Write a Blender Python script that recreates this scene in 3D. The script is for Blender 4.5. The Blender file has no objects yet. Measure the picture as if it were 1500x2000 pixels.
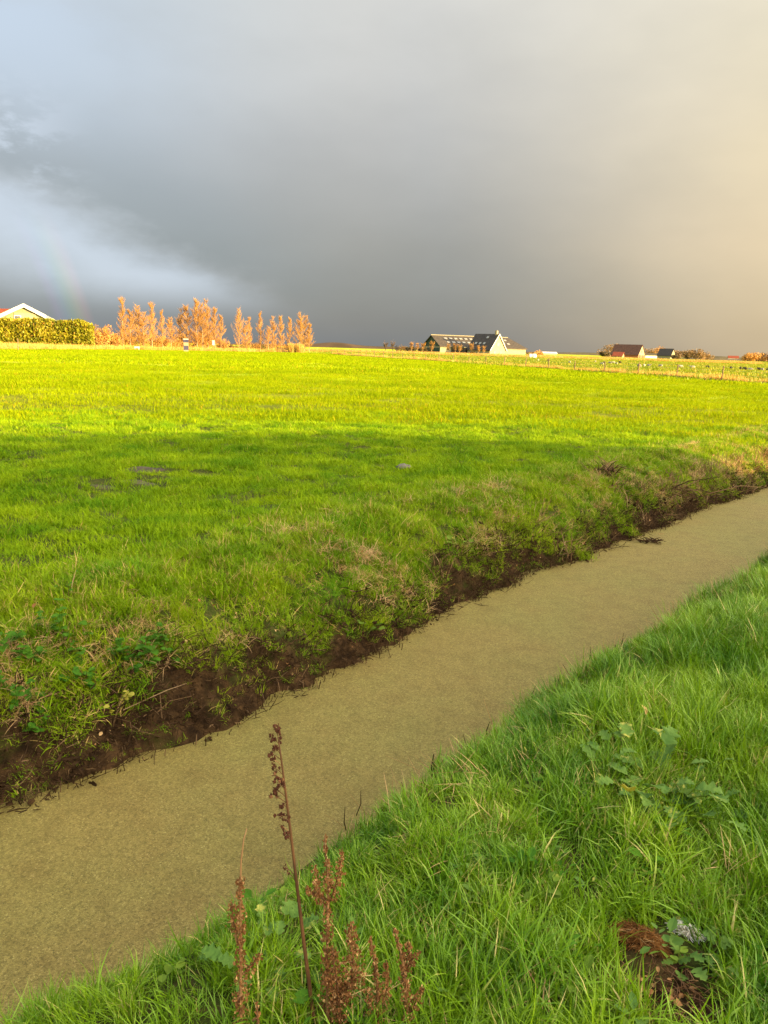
import bpy, math, random
import numpy as np
from math import sin, cos, tan, atan, atan2, radians, pi
from mathutils import Vector, Matrix

random.seed(7)
RNG = np.random.default_rng(7)
SC = bpy.context.scene
COL = SC.collection

# ------------------------------------------------------------------ camera
F_PX, EYE = 1503.0, 1.65
ROLL = atan(0.029)
PITCH = atan((1000 - 680) * cos(ROLL) / F_PX)
FW = np.array([0, cos(PITCH), -sin(PITCH)])
UP0 = np.array([0, sin(PITCH), cos(PITCH)])
R0 = np.array([1.0, 0, 0])
RT = R0 * cos(ROLL) + UP0 * sin(ROLL)
UP = -R0 * sin(ROLL) + UP0 * cos(ROLL)
cam_data = bpy.data.cameras.new('camera')
cam = bpy.data.objects.new('camera', cam_data)
COL.objects.link(cam)
cam_data.sensor_fit = 'VERTICAL'
cam_data.sensor_height = 36.0
cam_data.lens = 36.0 * F_PX / 2000.0
cam_data.clip_start = 0.05
cam_data.clip_end = 8000
M = Matrix.Identity(4)
for i in range(3):
    M[i][0], M[i][1], M[i][2] = RT[i], UP[i], -FW[i]
M[2][3] = EYE
cam.matrix_world = M
SC.camera = cam

# ------------------------------------------------------------------ light
SUN_AZ, SUN_EL = radians(117.7), radians(9.0)
EXPO = 2.2
SC.view_settings.view_transform = 'Standard'
SC.view_settings.look = 'None'
SC.view_settings.gamma = 1.0
SC.view_settings.exposure = EXPO
SC.view_settings.use_curve_mapping = False
try:
    SC.cycles.use_denoising = True
    SC.cycles.denoising_prefilter = 'NONE'
    SC.cycles.max_bounces = 6
    SC.cycles.diffuse_bounces = 3
    SC.cycles.glossy_bounces = 2
    SC.cycles.transmission_bounces = 3
    SC.cycles.sample_clamp_indirect = 6
except Exception:
    pass
SH = np.array([sin(SUN_AZ), cos(SUN_AZ), 0.0])
SDIR = np.array([sin(SUN_AZ) * cos(SUN_EL), cos(SUN_AZ) * cos(SUN_EL), sin(SUN_EL)])
sun_data = bpy.data.lights.new('sun', 'SUN')
sun_data.energy = 5.0
sun_data.angle = radians(0.45)
sun_data.color = (1.0, 0.66, 0.26)
sun = bpy.data.objects.new('sun', sun_data)
COL.objects.link(sun)
sun.rotation_euler = Vector(SDIR).to_track_quat('Z', 'Y').to_euler()
sun.location = Vector(SDIR) * 60


class NT:
    """tiny helper to write node maths"""
    def __init__(s, tree):
        s.t = tree; s.n = tree.nodes; s.l = tree.links
    def new(s, typ, **kw):
        n = s.n.new(typ)
        for k, v in kw.items():
            setattr(n, k, v)
        return n
    def put(s, sock, v):
        if isinstance(v, bpy.types.NodeSocket):
            s.l.new(v, sock)
        elif v is not None:
            if sock.type == 'RGBA' and len(v) == 3:
                v = (*v, 1)
            sock.default_value = v
    def m(s, op, a, b=None, c=None, clamp=False):
        n = s.new('ShaderNodeMath', operation=op, use_clamp=clamp)
        s.put(n.inputs[0], a)
        if b is not None: s.put(n.inputs[1], b)
        if c is not None: s.put(n.inputs[2], c)
        return n.outputs[0]
    def vm(s, op, a, b=None):
        n = s.new('ShaderNodeVectorMath', operation=op)
        s.put(n.inputs[0], a)
        if b is not None:
            if op == 'SCALE': s.put(n.inputs['Scale'], b)
            else: s.put(n.inputs[1], b)
        return n.outputs['Value'] if op in ('DOT_PRODUCT', 'LENGTH') else n.outputs[0]
    def ss(s, x, a, b, lo=0.0, hi=1.0, kind='SMOOTHSTEP'):
        n = s.new('ShaderNodeMapRange', interpolation_type=kind)
        s.put(n.inputs[0], x)
        for i, v in enumerate((a, b, lo, hi)):
            s.put(n.inputs[i + 1], v)
        return n.outputs[0]
    def mix(s, f, a, b, blend='MIX'):
        n = s.new('ShaderNodeMix', data_type='RGBA', blend_type=blend)
        s.put(n.inputs[0], f); s.put(n.inputs[6], a); s.put(n.inputs[7], b)
        return n.outputs[2]
    def ramp(s, x, stops, interp='LINEAR'):
        n = s.new('ShaderNodeValToRGB')
        r = n.color_ramp; r.interpolation = interp
        r.elements[1].position = 1.0; r.elements[1].color = (*stops[-1][1], 1)
        r.elements[0].position = 0.0; r.elements[0].color = (*stops[0][1], 1)
        for p, c in stops[1:-1]:
            r.elements.new(p).color = (*c, 1)
        s.put(n.inputs[0], x)
        return n.outputs[0]
    def noise(s, vec, scale, detail=3, rough=0.55, dist=0.0, out=0):
        n = s.new('ShaderNodeTexNoise')
        n.inputs['Scale'].default_value = scale
        n.inputs['Detail'].default_value = detail
        n.inputs['Roughness'].default_value = rough
        n.inputs['Distortion'].default_value = dist
        if vec is not None: s.put(n.inputs['Vector'], vec)
        return n.outputs[out]


def build_sky():
    w = bpy.data.worlds.new('World'); SC.world = w; w.use_nodes = True
    t = w.node_tree; t.nodes.clear(); N = NT(t)
    tc = N.new('ShaderNodeTexCoord')
    D = N.vm('NORMALIZE', tc.outputs['Generated'])
    sep = N.new('ShaderNodeSeparateXYZ'); N.put(sep.inputs[0], D)
    e = N.m('MAXIMUM', sep.outputs[2], 0.0)
    hl = N.m('SQRT', N.m('MAXIMUM', N.m('SUBTRACT', 1.0, N.m('MULTIPLY', e, e)), 1e-4))
    xr = N.m('DIVIDE', sep.outputs[0], hl)                # sine of the azimuth
    az = N.m('MULTIPLY', N.m('ARCSINE', N.m('MINIMUM', N.m('MAXIMUM', xr, -0.75), 0.75)), 57.2958)
    el = N.m('MULTIPLY', N.m('ARCSINE', e), 57.2958)
    wsun = N.vm('DOT_PRODUCT', D, tuple(SH))
    stretch = N.vm('MULTIPLY', D, (1.0, 1.0, 2.2))
    n1 = N.noise(stretch, 2.2, 4, 0.5)
    n2 = N.noise(stretch, 7.0, 5, 0.55)
    n3 = N.noise(N.vm('ADD', stretch, (3.1, 1.7, 0.4)), 16.0, 5, 0.6)
    # the storm deck
    g = lambda v, b=0.0: (v * (1 - b), v, v * (1 + b))
    deck = N.ramp(e, [(0, (.212, .230, .246)), (.03, (.248, .255, .258)), (.12, (.368, .362, .342)),
                      (.24, (.525, .522, .508)), (.36, (.67, .668, .64)), (.45, (.78, .77, .73)), (1, (.97, .98, 1.0))])
    # bluer towards the left
    left = N.ss(az, -1.0, -20.0)
    deck = N.mix(N.m('MULTIPLY', left, 0.75), deck, N.mix(1.0, deck, (.93, 1.05, 1.20), 'MULTIPLY'))
    # sunward glow
    warm = N.ramp(e, [(0, (.66, .51, .31)), (.05, (.76, .59, .36)), (.13, (.90, .71, .44)), (.22, (.98, .81, .51)),
                      (.33, (.98, .86, .60)), (.45, (.95, .86, .68)), (1, (1.05, 1.03, 1.0))])
    ws = N.m('ADD', wsun, N.m('MULTIPLY', N.m('SUBTRACT', n1, 0.5), 0.12))
    tw = N.m('POWER', N.ss(ws, -0.42, 0.02, kind='LINEAR'), 1.28)
    col = N.mix(tw, deck, warm)
    # streaks and softness of the cloud
    soft = N.ss(n1, 0.25, 0.75, 0.90, 1.10, 'LINEAR')
    soft2 = N.ss(n2, 0.25, 0.75, 0.96, 1.04, 'LINEAR')
    col = N.vm('SCALE', col, N.m('MULTIPLY', soft, soft2))
    # clear band low on the left, under the slanting lower edge of the cloud
    wob = N.m('ADD', N.m('MULTIPLY', N.m('SUBTRACT', n2, 0.5), 5.0), N.m('MULTIPLY', N.m('SUBTRACT', n3, 0.5), 1.6))
    line = N.m('ADD', 5.0, N.m('MULTIPLY', N.m('SUBTRACT', -11.5, az), 0.37))
    dl = N.m('ADD', N.m('SUBTRACT', line, el), wob)
    gapm = N.m('MULTIPLY', N.ss(dl, -1.3, 2.8), N.ss(dl, 2.0, 10.0, 1.0, 0.0))
    gapm = N.m('MULTIPLY', gapm, N.ss(az, -3.0, -17.0))
    gapm = N.m('MULTIPLY', gapm, N.ss(el, 1.0, 4.5))
    dark = N.m('MULTIPLY', N.m('MULTIPLY', N.ss(dl, 0.5, -1.2), N.ss(dl, -2.0, -8.5, 1.0, 0.0)), N.ss(az, -1.0, -13.0))
    col = N.mix(N.m('MULTIPLY', dark, 0.34), col, (.26, .31, .35))
    topleft = N.m('MULTIPLY', N.ss(az, -9.0, -27.0), N.ss(el, 9.0, 19.0))
    topleft = N.m('MULTIPLY', topleft, N.ss(n2, 0.28, 0.62, 0.55, 1.0))
    col = N.mix(N.m('MULTIPLY', topleft, 0.85), col, (.60, .71, .85))
    wisp = N.m('MULTIPLY', N.m('MULTIPLY', N.ss(az, -19.0, -26.0), N.ss(n3, 0.44, 0.62)), N.m('MULTIPLY', N.ss(el, 8.0, 11.0), N.ss(el, 17.0, 12.5)))
    col = N.mix(N.m('MULTIPLY', wisp, 0.75), col, (.66, .74, .85))
    col = N.mix(N.m('MULTIPLY', gapm, 0.92), col, (.62, .70, .81))
    # rainbow foot: opposite the sun, 40 to 42.5 degrees out
    A = tuple(-SDIR)
    ang = N.m('MULTIPLY', N.m('ARCCOSINE', N.vm('DOT_PRODUCT', D, A)), 57.2958)
    bow = N.ramp(N.ss(ang, 40.4, 43.0, kind='LINEAR'), [(0, (0, 0, 0)), (.18, (.05, .02, .10)), (.36, (.0, .06, .10)), (.52, (.02, .10, .02)),
                                                     (.68, (.12, .10, .0)), (.84, (.13, .03, .02)), (1, (0, 0, 0))])
    bm = N.m('MULTIPLY', N.ss(el, 9.0, 3.5), 0.55)
    col = N.mix(bm, col, bow, 'ADD')
    # brighter sky on the sun's own side, behind the camera
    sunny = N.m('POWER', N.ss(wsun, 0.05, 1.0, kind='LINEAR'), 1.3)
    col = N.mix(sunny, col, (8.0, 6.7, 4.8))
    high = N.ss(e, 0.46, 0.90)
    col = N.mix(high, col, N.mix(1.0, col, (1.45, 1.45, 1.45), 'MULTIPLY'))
    # daylight sky seen thinly through the cloud
    ns = N.new('ShaderNodeTexSky', sky_type='NISHITA')
    ns.sun_disc = False; ns.sun_elevation = SUN_EL; ns.sun_rotation = SUN_AZ
    ns.air_density = 1.0; ns.dust_density = 1.0
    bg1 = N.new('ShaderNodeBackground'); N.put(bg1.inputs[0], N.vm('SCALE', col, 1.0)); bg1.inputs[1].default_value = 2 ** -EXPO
    bg2 = N.new('ShaderNodeBackground'); N.put(bg2.inputs[0], ns.outputs[0]); bg2.inputs[1].default_value = 0.05
    mx = N.new('ShaderNodeMixShader'); mx.inputs[0].default_value = 0.06
    N.l.new(bg1.outputs[0], mx.inputs[1]); N.l.new(bg2.outputs[0], mx.inputs[2])
    out = N.new('ShaderNodeOutputWorld'); N.l.new(mx.outputs[0], out.inputs[0])

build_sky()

# ------------------------------------------------------------------ places
def ray(x, y):
    v = FW * F_PX + RT * (x - 750) - UP * (y - 1000)
    return v / np.linalg.norm(v)
def pt(x, y, z=0.0):
    """where the sight line of a photo pixel meets the level z"""
    r = ray(x, y); t = (z - EYE) / r[2]
    return np.array([0, 0, EYE]) + r * t
def at_depth(x, y, Y):
    r = ray(x, y)
    return np.array([0, 0, EYE]) + r * (Y / r[1])
def far_x(x, Y):
    """x of a point at depth Y that shows near column x on the skyline"""
    return at_depth(x, 680 + 0.029 * (x - 750), Y)[0]

DAZ = radians(41.0)
DU = np.array([sin(DAZ), cos(DAZ)]); DV = np.array([-cos(DAZ), sin(DAZ)])
def to_uv(P): return P[..., 0] * DU[0] + P[..., 1] * DU[1], P[..., 0] * DV[0] + P[..., 1] * DV[1]
def to_xy(u, v): return u * DU[0] + v * DV[0], u * DU[1] + v * DV[1]

def _h(ix, iy, s):
    n = (ix.astype(np.int64) * 374761393 + iy.astype(np.int64) * 668265263 + s * 1442695041) & 0xffffffff
    n = ((n ^ (n >> 13)) * 1274126177) & 0xffffffff
    return ((n ^ (n >> 16)) & 0xffff) / 65535.0
def vn(x, y, s=0):
    """smooth value noise, 0..1"""
    x = np.asarray(x, float); y = np.asarray(y, float)
    ix, iy = np.floor(x), np.floor(y); fx, fy = x - ix, y - iy
    fx = fx * fx * (3 - 2 * fx); fy = fy * fy * (3 - 2 * fy)
    a = _h(ix, iy, s); b = _h(ix + 1, iy, s); c = _h(ix, iy + 1, s); d = _h(ix + 1, iy + 1, s)
    return (a * (1 - fx) + b * fx) * (1 - fy) + (c * (1 - fx) + d * fx) * fy
def sst(x, a, b):
    t = np.clip((np.asarray(x, float) - a) / (b - a), 0, 1); return t * t * (3 - 2 * t)

WATER_Z = -0.70
def far_edge(u):
    return 3.76 + 0.27 * sst(u, 3.5, 6.5) + 0.16 * (vn(u * 1.1, u * 0 + 3, 5) - .5) + 0.10 * (vn(u * 3.7, u * 0 + 9, 6) - .5) + 0.07 * (vn(u * 10, u * 0 + 5, 7) - .5)
def near_edge(u):
    return 1.39 + 0.14 * (vn(u * 1.3, u * 0 + 4, 8) - .5)
def mud_top(u):
    """how far up from the water's edge the bare mud of the far bank reaches"""
    wide = .235 - .09 * sst(u, 3.0, 4.2) + .10 * sst(u, 8.0, 11)
    return wide + 0.20 * (vn(u * .8, u * 0 + 2, 11) - .5) + 0.22 * (vn(u * 2.7, u * 0 + 7, 12) - .5)
def height(u, v):
    """ground level in ditch coordinates"""
    u = np.asarray(u, float); v = np.asarray(v, float)
    s = v - far_edge(u)
    steep = np.interp(s, [-.6, -.12, 0, .12, .30, .62, 1.05, 1.5, 2.2], [-1.0, -.86, -.71, -.62, -.37, -.15, -.03, .0, .0])
    t = np.clip(v - near_edge(u), 0, 2)
    nearz = np.interp(t, [0, .2, .5, .85, 1.1, 1.5], [0, -.06, -.32, -.66, -.85, -1.0])
    base = np.where(v > 2.9, steep, nearz)
    near = np.exp(-((u - 4) ** 2 + v ** 2) / 40 ** 2)
    onbank = ((s > .05) | (t < .9)).astype(float)
    b = .07 * (vn(u * .9, v * .9, 1) - .5) + .045 * (vn(u * 2.6, v * 2.6, 2) - .5)
    b += .03 * (vn(u * 6.5, v * 6.5, 3) - .5) * onbank
    bank = ((s > .02) & (s < 1.2)).astype(float)
    b += bank * (.07 * (vn(u * 5, v * 5, 4) - .5) + .07 * (vn(u * 11, v * 11, 14) - .5))
    b += .5 * (vn(u * .02, v * .02, 21) - .5) * sst(np.hypot(u, v), 40, 200) * 0.5
    field = sst(v, 5, 8)
    b += field * .10 * (vn(u * .28 + v * .1, v * .45, 31) - .5) * sst(np.hypot(u, v), 200, 60)
    return base + b * np.where(np.abs(v - 2.8) < .6, .3, 1)
def gz(x, y):
    u, v = to_uv(np.stack([np.asarray(x, float), np.asarray(y, float)], -1)); return height(u, v)
def ground_pt(px, py, z0=0.0):
    """sight line of a pixel to the ground surface"""
    z = z0
    for _ in range(30):
        P = pt(px, py, z); z = z + .6 * (float(gz(P[0], P[1])) - z)
    return np.array([P[0], P[1], float(gz(P[0], P[1]))])

# ------------------------------------------------------------------ materials
MATS = {}
def mat(name, build):
    m = bpy.data.materials.new(name); m.use_nodes = True
    t = m.node_tree; t.nodes.clear(); N = NT(t)
    out = N.new('ShaderNodeOutputMaterial')
    sh = build(N)
    if isinstance(sh, tuple):
        N.l.new(sh[0], out.inputs[0])
    else:
        N.l.new(sh, out.inputs[0])
    MATS[name] = m
    return m
def bsdf(N, col, rough=.7, spec=.3, bump=None, bstr=.5, bdist=.02, metal=0.0):
    b = N.new('ShaderNodeBsdfPrincipled')
    N.put(b.inputs['Base Color'], col); N.put(b.inputs['Roughness'], rough)
    b.inputs['Specular IOR Level'].default_value = spec
    b.inputs['Metallic'].default_value = metal
    if bump is not None:
        bn = N.new('ShaderNodeBump'); bn.inputs['Strength'].default_value = bstr; bn.inputs['Distance'].default_value = bdist
        N.put(bn.inputs['Height'], bump); N.l.new(bn.outputs[0], b.inputs['Normal'])
    return b.outputs[0]
def gpos(N): return N.new('ShaderNodeNewGeometry').outputs['Position']
def simple(name, c1, c2, scale=4.0, rough=.8, spec=.2, bdist=.02, detail=4, coord='Object', bstr=.5):
    def f(N):
        v = N.new('ShaderNodeTexCoord').outputs['Object'] if coord == 'Object' else gpos(N)
        n = N.noise(v, scale, detail)
        return bsdf(N, N.mix(N.ss(n, .3, .7), c1, c2), rough, spec, n, bstr, bdist)
    return mat(name, f)

def leafy(name, cA, cB, cDry, dry=.06, big=.7, trans=.35, rough=.5, spec=.25, rnd=.5, tcol=None):
    """leaf or blade: per-blade 'tint', large patches by place, some dead blades"""
    def f(N):
        p = gpos(N)
        a = N.new('ShaderNodeAttribute', attribute_name='tint').outputs['Fac']
        oi = N.new('ShaderNodeObjectInfo').outputs['Random']
        n = N.noise(p, big, 3)
        k = N.m('ADD', N.m('MULTIPLY', N.ss(n, .3, .7), .55), N.m('MULTIPLY', N.m('ADD', N.m('MULTIPLY', a, 1 - rnd), N.m('MULTIPLY', oi, rnd)), .45))
        col = N.mix(k, cA, cB)
        n2 = N.noise(p, big * 2.7, 3)
        dd = N.ss(N.m('ADD', a, N.m('MULTIPLY', N.m('SUBTRACT', n2, .5), .5)), 1 - dry - .03, 1 - dry + .03)
        col = N.mix(dd, col, cDry)
        d = bsdf(N, col, rough, spec)
        tr = N.new('ShaderNodeBsdfTranslucent')
        N.put(tr.inputs[0], N.mix(1.0, col, tcol or (1.25, 1.15, .6), 'MULTIPLY'))
        mx = N.new('ShaderNodeMixShader'); mx.inputs[0].default_value = trans
        N.l.new(d, mx.inputs[1]); N.l.new(tr.outputs[0], mx.inputs[2])
        return mx.outputs[0]
    return mat(name, f)

STRAW = (.42, .28, .10)
leafy('near_grass', (.040, .165, .005), (.255, .41, .010), (.48, .42, .14), .05, 2.2, .17, .40, .38)
leafy('bank_grass', (.070, .20, .003), (.29, .39, .008), (.50, .37, .13), .09, 1.8, .20, .6, .12)
leafy('field_grass', (.060, .185, .002), (.285, .405, .003), (.34, .30, .05), .02, 1.2, .22, .7, .10)
leafy('field_grass_far', (.128, .212, .001), (.255, .330, .002), (.36, .27, .015), .03, .16, .35, .8, .04)
leafy('meadow_grass', (.115, .180, .005), (.20, .24, .010), (.42, .30, .06), .10, .03)
leafy('straw', (.40, .26, .12), (.60, .42, .20), (.30, .16, .08), .12, 1.5, .2)
leafy('reed', (.42, .27, .06), (.60, .42, .12), (.30, .16, .05), .10, .05, .25)
leafy('twig_dark', (.020, .011, .006), (.062, .036, .018), (.17, .11, .06), .07, 3.0, .0, .85, .08)
leafy('reed_stub', (.11, .065, .030), (.24, .155, .080), (.36, .25, .14), .15, 2.0, .05, .8, .1)
leafy('nettle', (.035, .125, .010), (.085, .21, .014), (.15, .19, .03), .05, 3, .3, .7, .12)
leafy('broadleaf', (.085, .165, .018), (.19, .28, .035), (.30, .32, .06), .05, 3, .3, .75, .10)
leafy('hogweed', (.050, .135, .022), (.145, .25, .045), (.42, .42, .09), .08, 9, .22, .6, .16)
leafy('yellow_leaf', (.30, .30, .04), (.42, .38, .06), (.5, .36, .1), .1, 5, .3)
leafy('dock_brown', (.105, .045, .019), (.35, .175, .065), (.48, .30, .14), .14, 9, .15, .8, .10, tcol=(1.2, .9, .7))
leafy('dock_stem', (.060, .028, .013), (.17, .080, .030), (.28, .16, .07), .1, 12, 0, .6, .3)
leafy('thistle_head', (.04, .016, .012), (.10, .04, .022), (.20, .10, .05), .1, 20, 0, .8, .1)
leafy('thatch', (.09, .038, .013), (.28, .125, .036), (.38, .24, .11), .10, 14, .1, .85, .08)
leafy('feather', (.74, .73, .71), (.88, .87, .85), (.5, .47, .44), .1, 14, .3, .8, .1)
leafy('litter', (.20, .085, .03), (.42, .24, .10), (.5, .34, .14), .1, 9, .2, .7, .2)
leafy('poplar_twig', (.30, .165, .045), (.50, .30, .090), (.34, .22, .10), .08, .10, .2, .8, .05, tcol=(1.2, .95, .7))
leafy('poplar_bark', (.20, .13, .07), (.28, .19, .10), (.2, .14, .08), .1, .5, 0)
leafy('hedge_leaf', (.10, .13, .008), (.33, .30, .018), (.38, .22, .04), .06, .55, .25)
leafy('bush_orange', (.36, .19, .05), (.50, .28, .07), (.3, .2, .1), .1, .4, .2)
leafy('bush_brown', (.13, .085, .040), (.22, .14, .055), (.26, .16, .06), .1, .06, .15)
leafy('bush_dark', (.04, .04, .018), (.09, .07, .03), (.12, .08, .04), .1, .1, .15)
leafy('bare_twig', (.10, .075, .06), (.16, .12, .09), (.2, .12, .1), .1, .2, 0)

def m_ground(N):
    p = gpos(N)
    mud = N.new('ShaderNodeAttribute', attribute_name='mud').outputs['Fac']
    dist = N.vm('LENGTH', p)
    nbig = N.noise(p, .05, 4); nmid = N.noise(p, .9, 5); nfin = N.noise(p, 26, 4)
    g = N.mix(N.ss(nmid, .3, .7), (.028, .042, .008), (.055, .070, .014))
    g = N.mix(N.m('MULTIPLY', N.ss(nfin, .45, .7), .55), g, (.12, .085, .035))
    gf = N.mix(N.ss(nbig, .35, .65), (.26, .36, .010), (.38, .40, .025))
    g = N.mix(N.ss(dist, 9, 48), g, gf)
    soil = N.mix(N.ss(N.noise(p, 9, 6), .3, .72), (.012, .007, .004), (.078, .046, .021))
    soil = N.mix(N.m('MULTIPLY', N.ss(N.noise(p, 3, 4), .5, .72), .7), soil, (.040, .055, .008))
    c = N.mix(mud, g, soil)
    h = N.m('ADD', nfin, N.m('MULTIPLY', N.noise(p, 90, 3), .4))
    return bsdf(N, c, .92, .06, h, .8, .02)
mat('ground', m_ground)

def m_duckweed(N):
    p = gpos(N)
    vo = N.new('ShaderNodeTexVoronoi'); vo.inputs['Scale'].default_value = 190; N.put(vo.inputs['Vector'], p)
    cs = N.new('ShaderNodeSeparateColor'); N.put(cs.inputs[0], vo.outputs['Color'])
    vo2 = N.new('ShaderNodeTexVoronoi'); vo2.inputs['Scale'].default_value = 75; N.put(vo2.inputs['Vector'], p)
    cs2 = N.new('ShaderNodeSeparateColor'); N.put(cs2.inputs[0], vo2.outputs['Color'])
    k = N.m('ADD', N.m('MULTIPLY', cs.outputs[0], .6), N.m('MULTIPLY', cs2.outputs[1], .4))
    c = N.mix(k, (.118, .094, .022), (.300, .242, .068))
    c = N.mix(N.m('MULTIPLY', N.ss(cs.outputs[1], .95, .985), .6), c, (.44, .37, .14))
    c = N.mix(N.m('MULTIPLY', N.ss(cs.outputs[2], .90, .98), .55), c, (.075, .060, .016))
    nb = N.noise(p, .8, 4); nc = N.noise(N.vm('MULTIPLY', p, (1.0, 1.0, 1.0)), 5.5, 4)
    c = N.mix(N.m('MULTIPLY', N.ss(nb, .35, .7), .45), c, N.mix(1.0, c, (.86, 1.08, .95), 'MULTIPLY'))
    c = N.mix(N.m('MULTIPLY', N.ss(nc, .40, .75), .60), c, N.mix(1.0, c, (.78, .70, .66), 'MULTIPLY'))
    h = N.m('SUBTRACT', N.m('MULTIPLY', k, 1.0), vo.outputs['Distance'])
    return bsdf(N, c, .62, .3, h, .9, .004)
mat('duckweed', m_duckweed)
simple('mud', (.012, .007, .003), (.050, .029, .013), 14, .92, .06, .02, 6)
simple('field_mud', (.035, .028, .012), (.085, .066, .034), 5, .7, .3, .02, 6, 'World')
simple('straw_soil', (.30, .20, .04), (.42, .30, .07), .3, .9, .1, .05, 5, 'World')
simple('stone', (.11, .10, .09), (.17, .16, .14), 30, .8, .2, .01)
simple('cream_paint', (.20, .185, .125), (.25, .23, .155), 1.2, .7, .3, .01)
simple('white_paint', (.46, .47, .48), (.50, .51, .52), 2, .5, .4, .005)
simple('green_boards', (.16, .17, .10), (.20, .20, .12), 1.5, .7, .2, .02)
simple('dark_green_boards', (.022, .045, .040), (.035, .062, .055), 1.5, .6, .25, .02)
simple('dark_roof', (.030, .026, .022), (.060, .050, .040), 1.5, .7, .25, .03)
simple('dark_tiles', (.020, .017, .013), (.042, .036, .029), 2.0, .6, .3, .03)
simple('red_tiles', (.16, .035, .018), (.22, .055, .025), 1.5, .7, .2, .03)
simple('brown_tiles', (.060, .030, .020), (.11, .055, .035), 1.2, .7, .2, .03)
simple('brick', (.22, .09, .05), (.32, .14, .08), 2.5, .85, .1, .02)
simple('glass_light', (.17, .185, .18), (.23, .23, .21), .6, .15, .6, .0)
simple('window_dark', (.02, .022, .025), (.04, .042, .045), .6, .1, .6, .0)
simple('post_wood', (.12, .085, .05), (.22, .16, .10), 8, .85, .1, .01)
simple('wire', (.20, .19, .18), (.28, .27, .25), 8, .5, .3, .0)
simple('sign_blue', (.03, .03, .07), (.05, .05, .10), 4, .5, .3, .0)
simple('wool', (.26, .24, .18), (.34, .31, .24), 12, .9, .05, .02)
simple('wool_dark', (.035, .028, .022), (.07, .055, .04), 12, .9, .05, .02)
simple('dune', (.05, .035, .02), (.09, .06, .035), .02, .9, .1, .1, 4, 'World')
simple('treeline', (.06, .055, .03), (.11, .09, .05), .03, .9, .1, .1, 4, 'World')

# ------------------------------------------------------------------ builders
class MB:
    """collects polygons, builds ONE mesh object"""
    def __init__(s): s.v = []; s.f = []; s.t = []
    def add(s, vs, fs, tint=None):
        o = len(s.v)
        s.v.extend([tuple(map(float, v)) for v in vs]); s.f.extend([tuple(o + i for i in f) for f in fs])
        tt = random.random() if tint is None else tint
        s.t.extend([tt] * len(vs)); return s
    def box(s, c, sz, rz=0, tint=None):
        cx, cy, cz = c; hx, hy, hz = [a / 2 for a in sz]; cr, sr = cos(rz), sin(rz)
        vs = [(cx + x * cr - y * sr, cy + x * sr + y * cr, cz + z) for z in (-hz, hz) for x, y in ((-hx, -hy), (hx, -hy), (hx, hy), (-hx, hy))]
        return s.add(vs, [(0, 3, 2, 1), (4, 5, 6, 7), (0, 1, 5, 4), (1, 2, 6, 5), (2, 3, 7, 6), (3, 0, 4, 7)], tint)
    def tube(s, pts, rad, n=5, tint=None):
        pts = [np.array(p, float) for p in pts]
        if not hasattr(rad, '__len__'): rad = [rad] * len(pts)
        vs = []; fs = []
        for i, p in enumerate(pts):
            d = pts[min(i + 1, len(pts) - 1)] - pts[max(i - 1, 0)]; d = d / (np.linalg.norm(d) + 1e-9)
            a = np.cross(d, [0.3, 0.9, 0.2]); a /= np.linalg.norm(a) + 1e-9; b = np.cross(d, a)
            for k in range(n):
                th = 2 * pi * k / n; vs.append(p + rad[i] * (a * cos(th) + b * sin(th)))
        for i in range(len(pts) - 1):
            for k in range(n):
                k2 = (k + 1) % n; fs.append((i * n + k, i * n + k2, (i + 1) * n + k2, (i + 1) * n + k))
        fs.append(tuple(range(n))[::-1]); fs.append(tuple((len(pts) - 1) * n + k for k in range(n)))
        return s.add(vs, fs, tint)
    def ribbon(s, pts, widths, side, tint=None):
        side = np.array(side, float); side /= np.linalg.norm(side) + 1e-9
        vs = []; fs = []
        for p, w in zip(pts, widths):
            vs += [np.array(p) - side * w / 2, np.array(p) + side * w / 2]
        for i in range(len(pts) - 1): fs.append((2 * i, 2 * i + 1, 2 * i + 3, 2 * i + 2))
        return s.add(vs, fs, tint)
    def blob(s, c, r, seed=0, n=7, m=5, tint=None, rough=.25):
        rr = random.Random(seed); vs = [(c[0], c[1], c[2] - r[2])]
        for i in range(1, m):
            ph = pi * i / m
            for k in range(n):
                th = 2 * pi * k / n; q = 1 + rough * (rr.random() - .5)
                vs.append((c[0] + r[0] * q * sin(ph) * cos(th), c[1] + r[1] * q * sin(ph) * sin(th), c[2] - r[2] * q * cos(ph)))
        vs.append((c[0], c[1], c[2] + r[2])); fs = []
        for k in range(n): fs.append((0, 1 + (k + 1) % n, 1 + k))
        for i in range(m - 2):
            for k in range(n):
                a = 1 + i * n + k; b = 1 + i * n + (k + 1) % n; fs.append((a, b, b + n, a + n))
        L = len(vs) - 1; o = 1 + (m - 2) * n
        for k in range(n): fs.append((o + k, o + (k + 1) % n, L))
        return s.add(vs, fs, tint)
    def mesh(s, name, material, smooth=False):
        me = bpy.data.meshes.new(name)
        me.from_pydata(s.v, [], s.f); me.materials.append(MATS[material])
        a = me.attributes.new('tint', 'FLOAT', 'POINT'); a.data.foreach_set('value', np.array(s.t, np.float32))
        if smooth: me.polygons.foreach_set('use_smooth', [True] * len(me.polygons))
        me.update(); return me
    def build(s, name, material, parent=None, smooth=False, loc=None):
        o = bpy.data.objects.new(name, s.mesh(name, material, smooth)); COL.objects.link(o)
        if parent: o.parent = parent
        if loc is not None: o.location = loc
        return o

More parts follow.
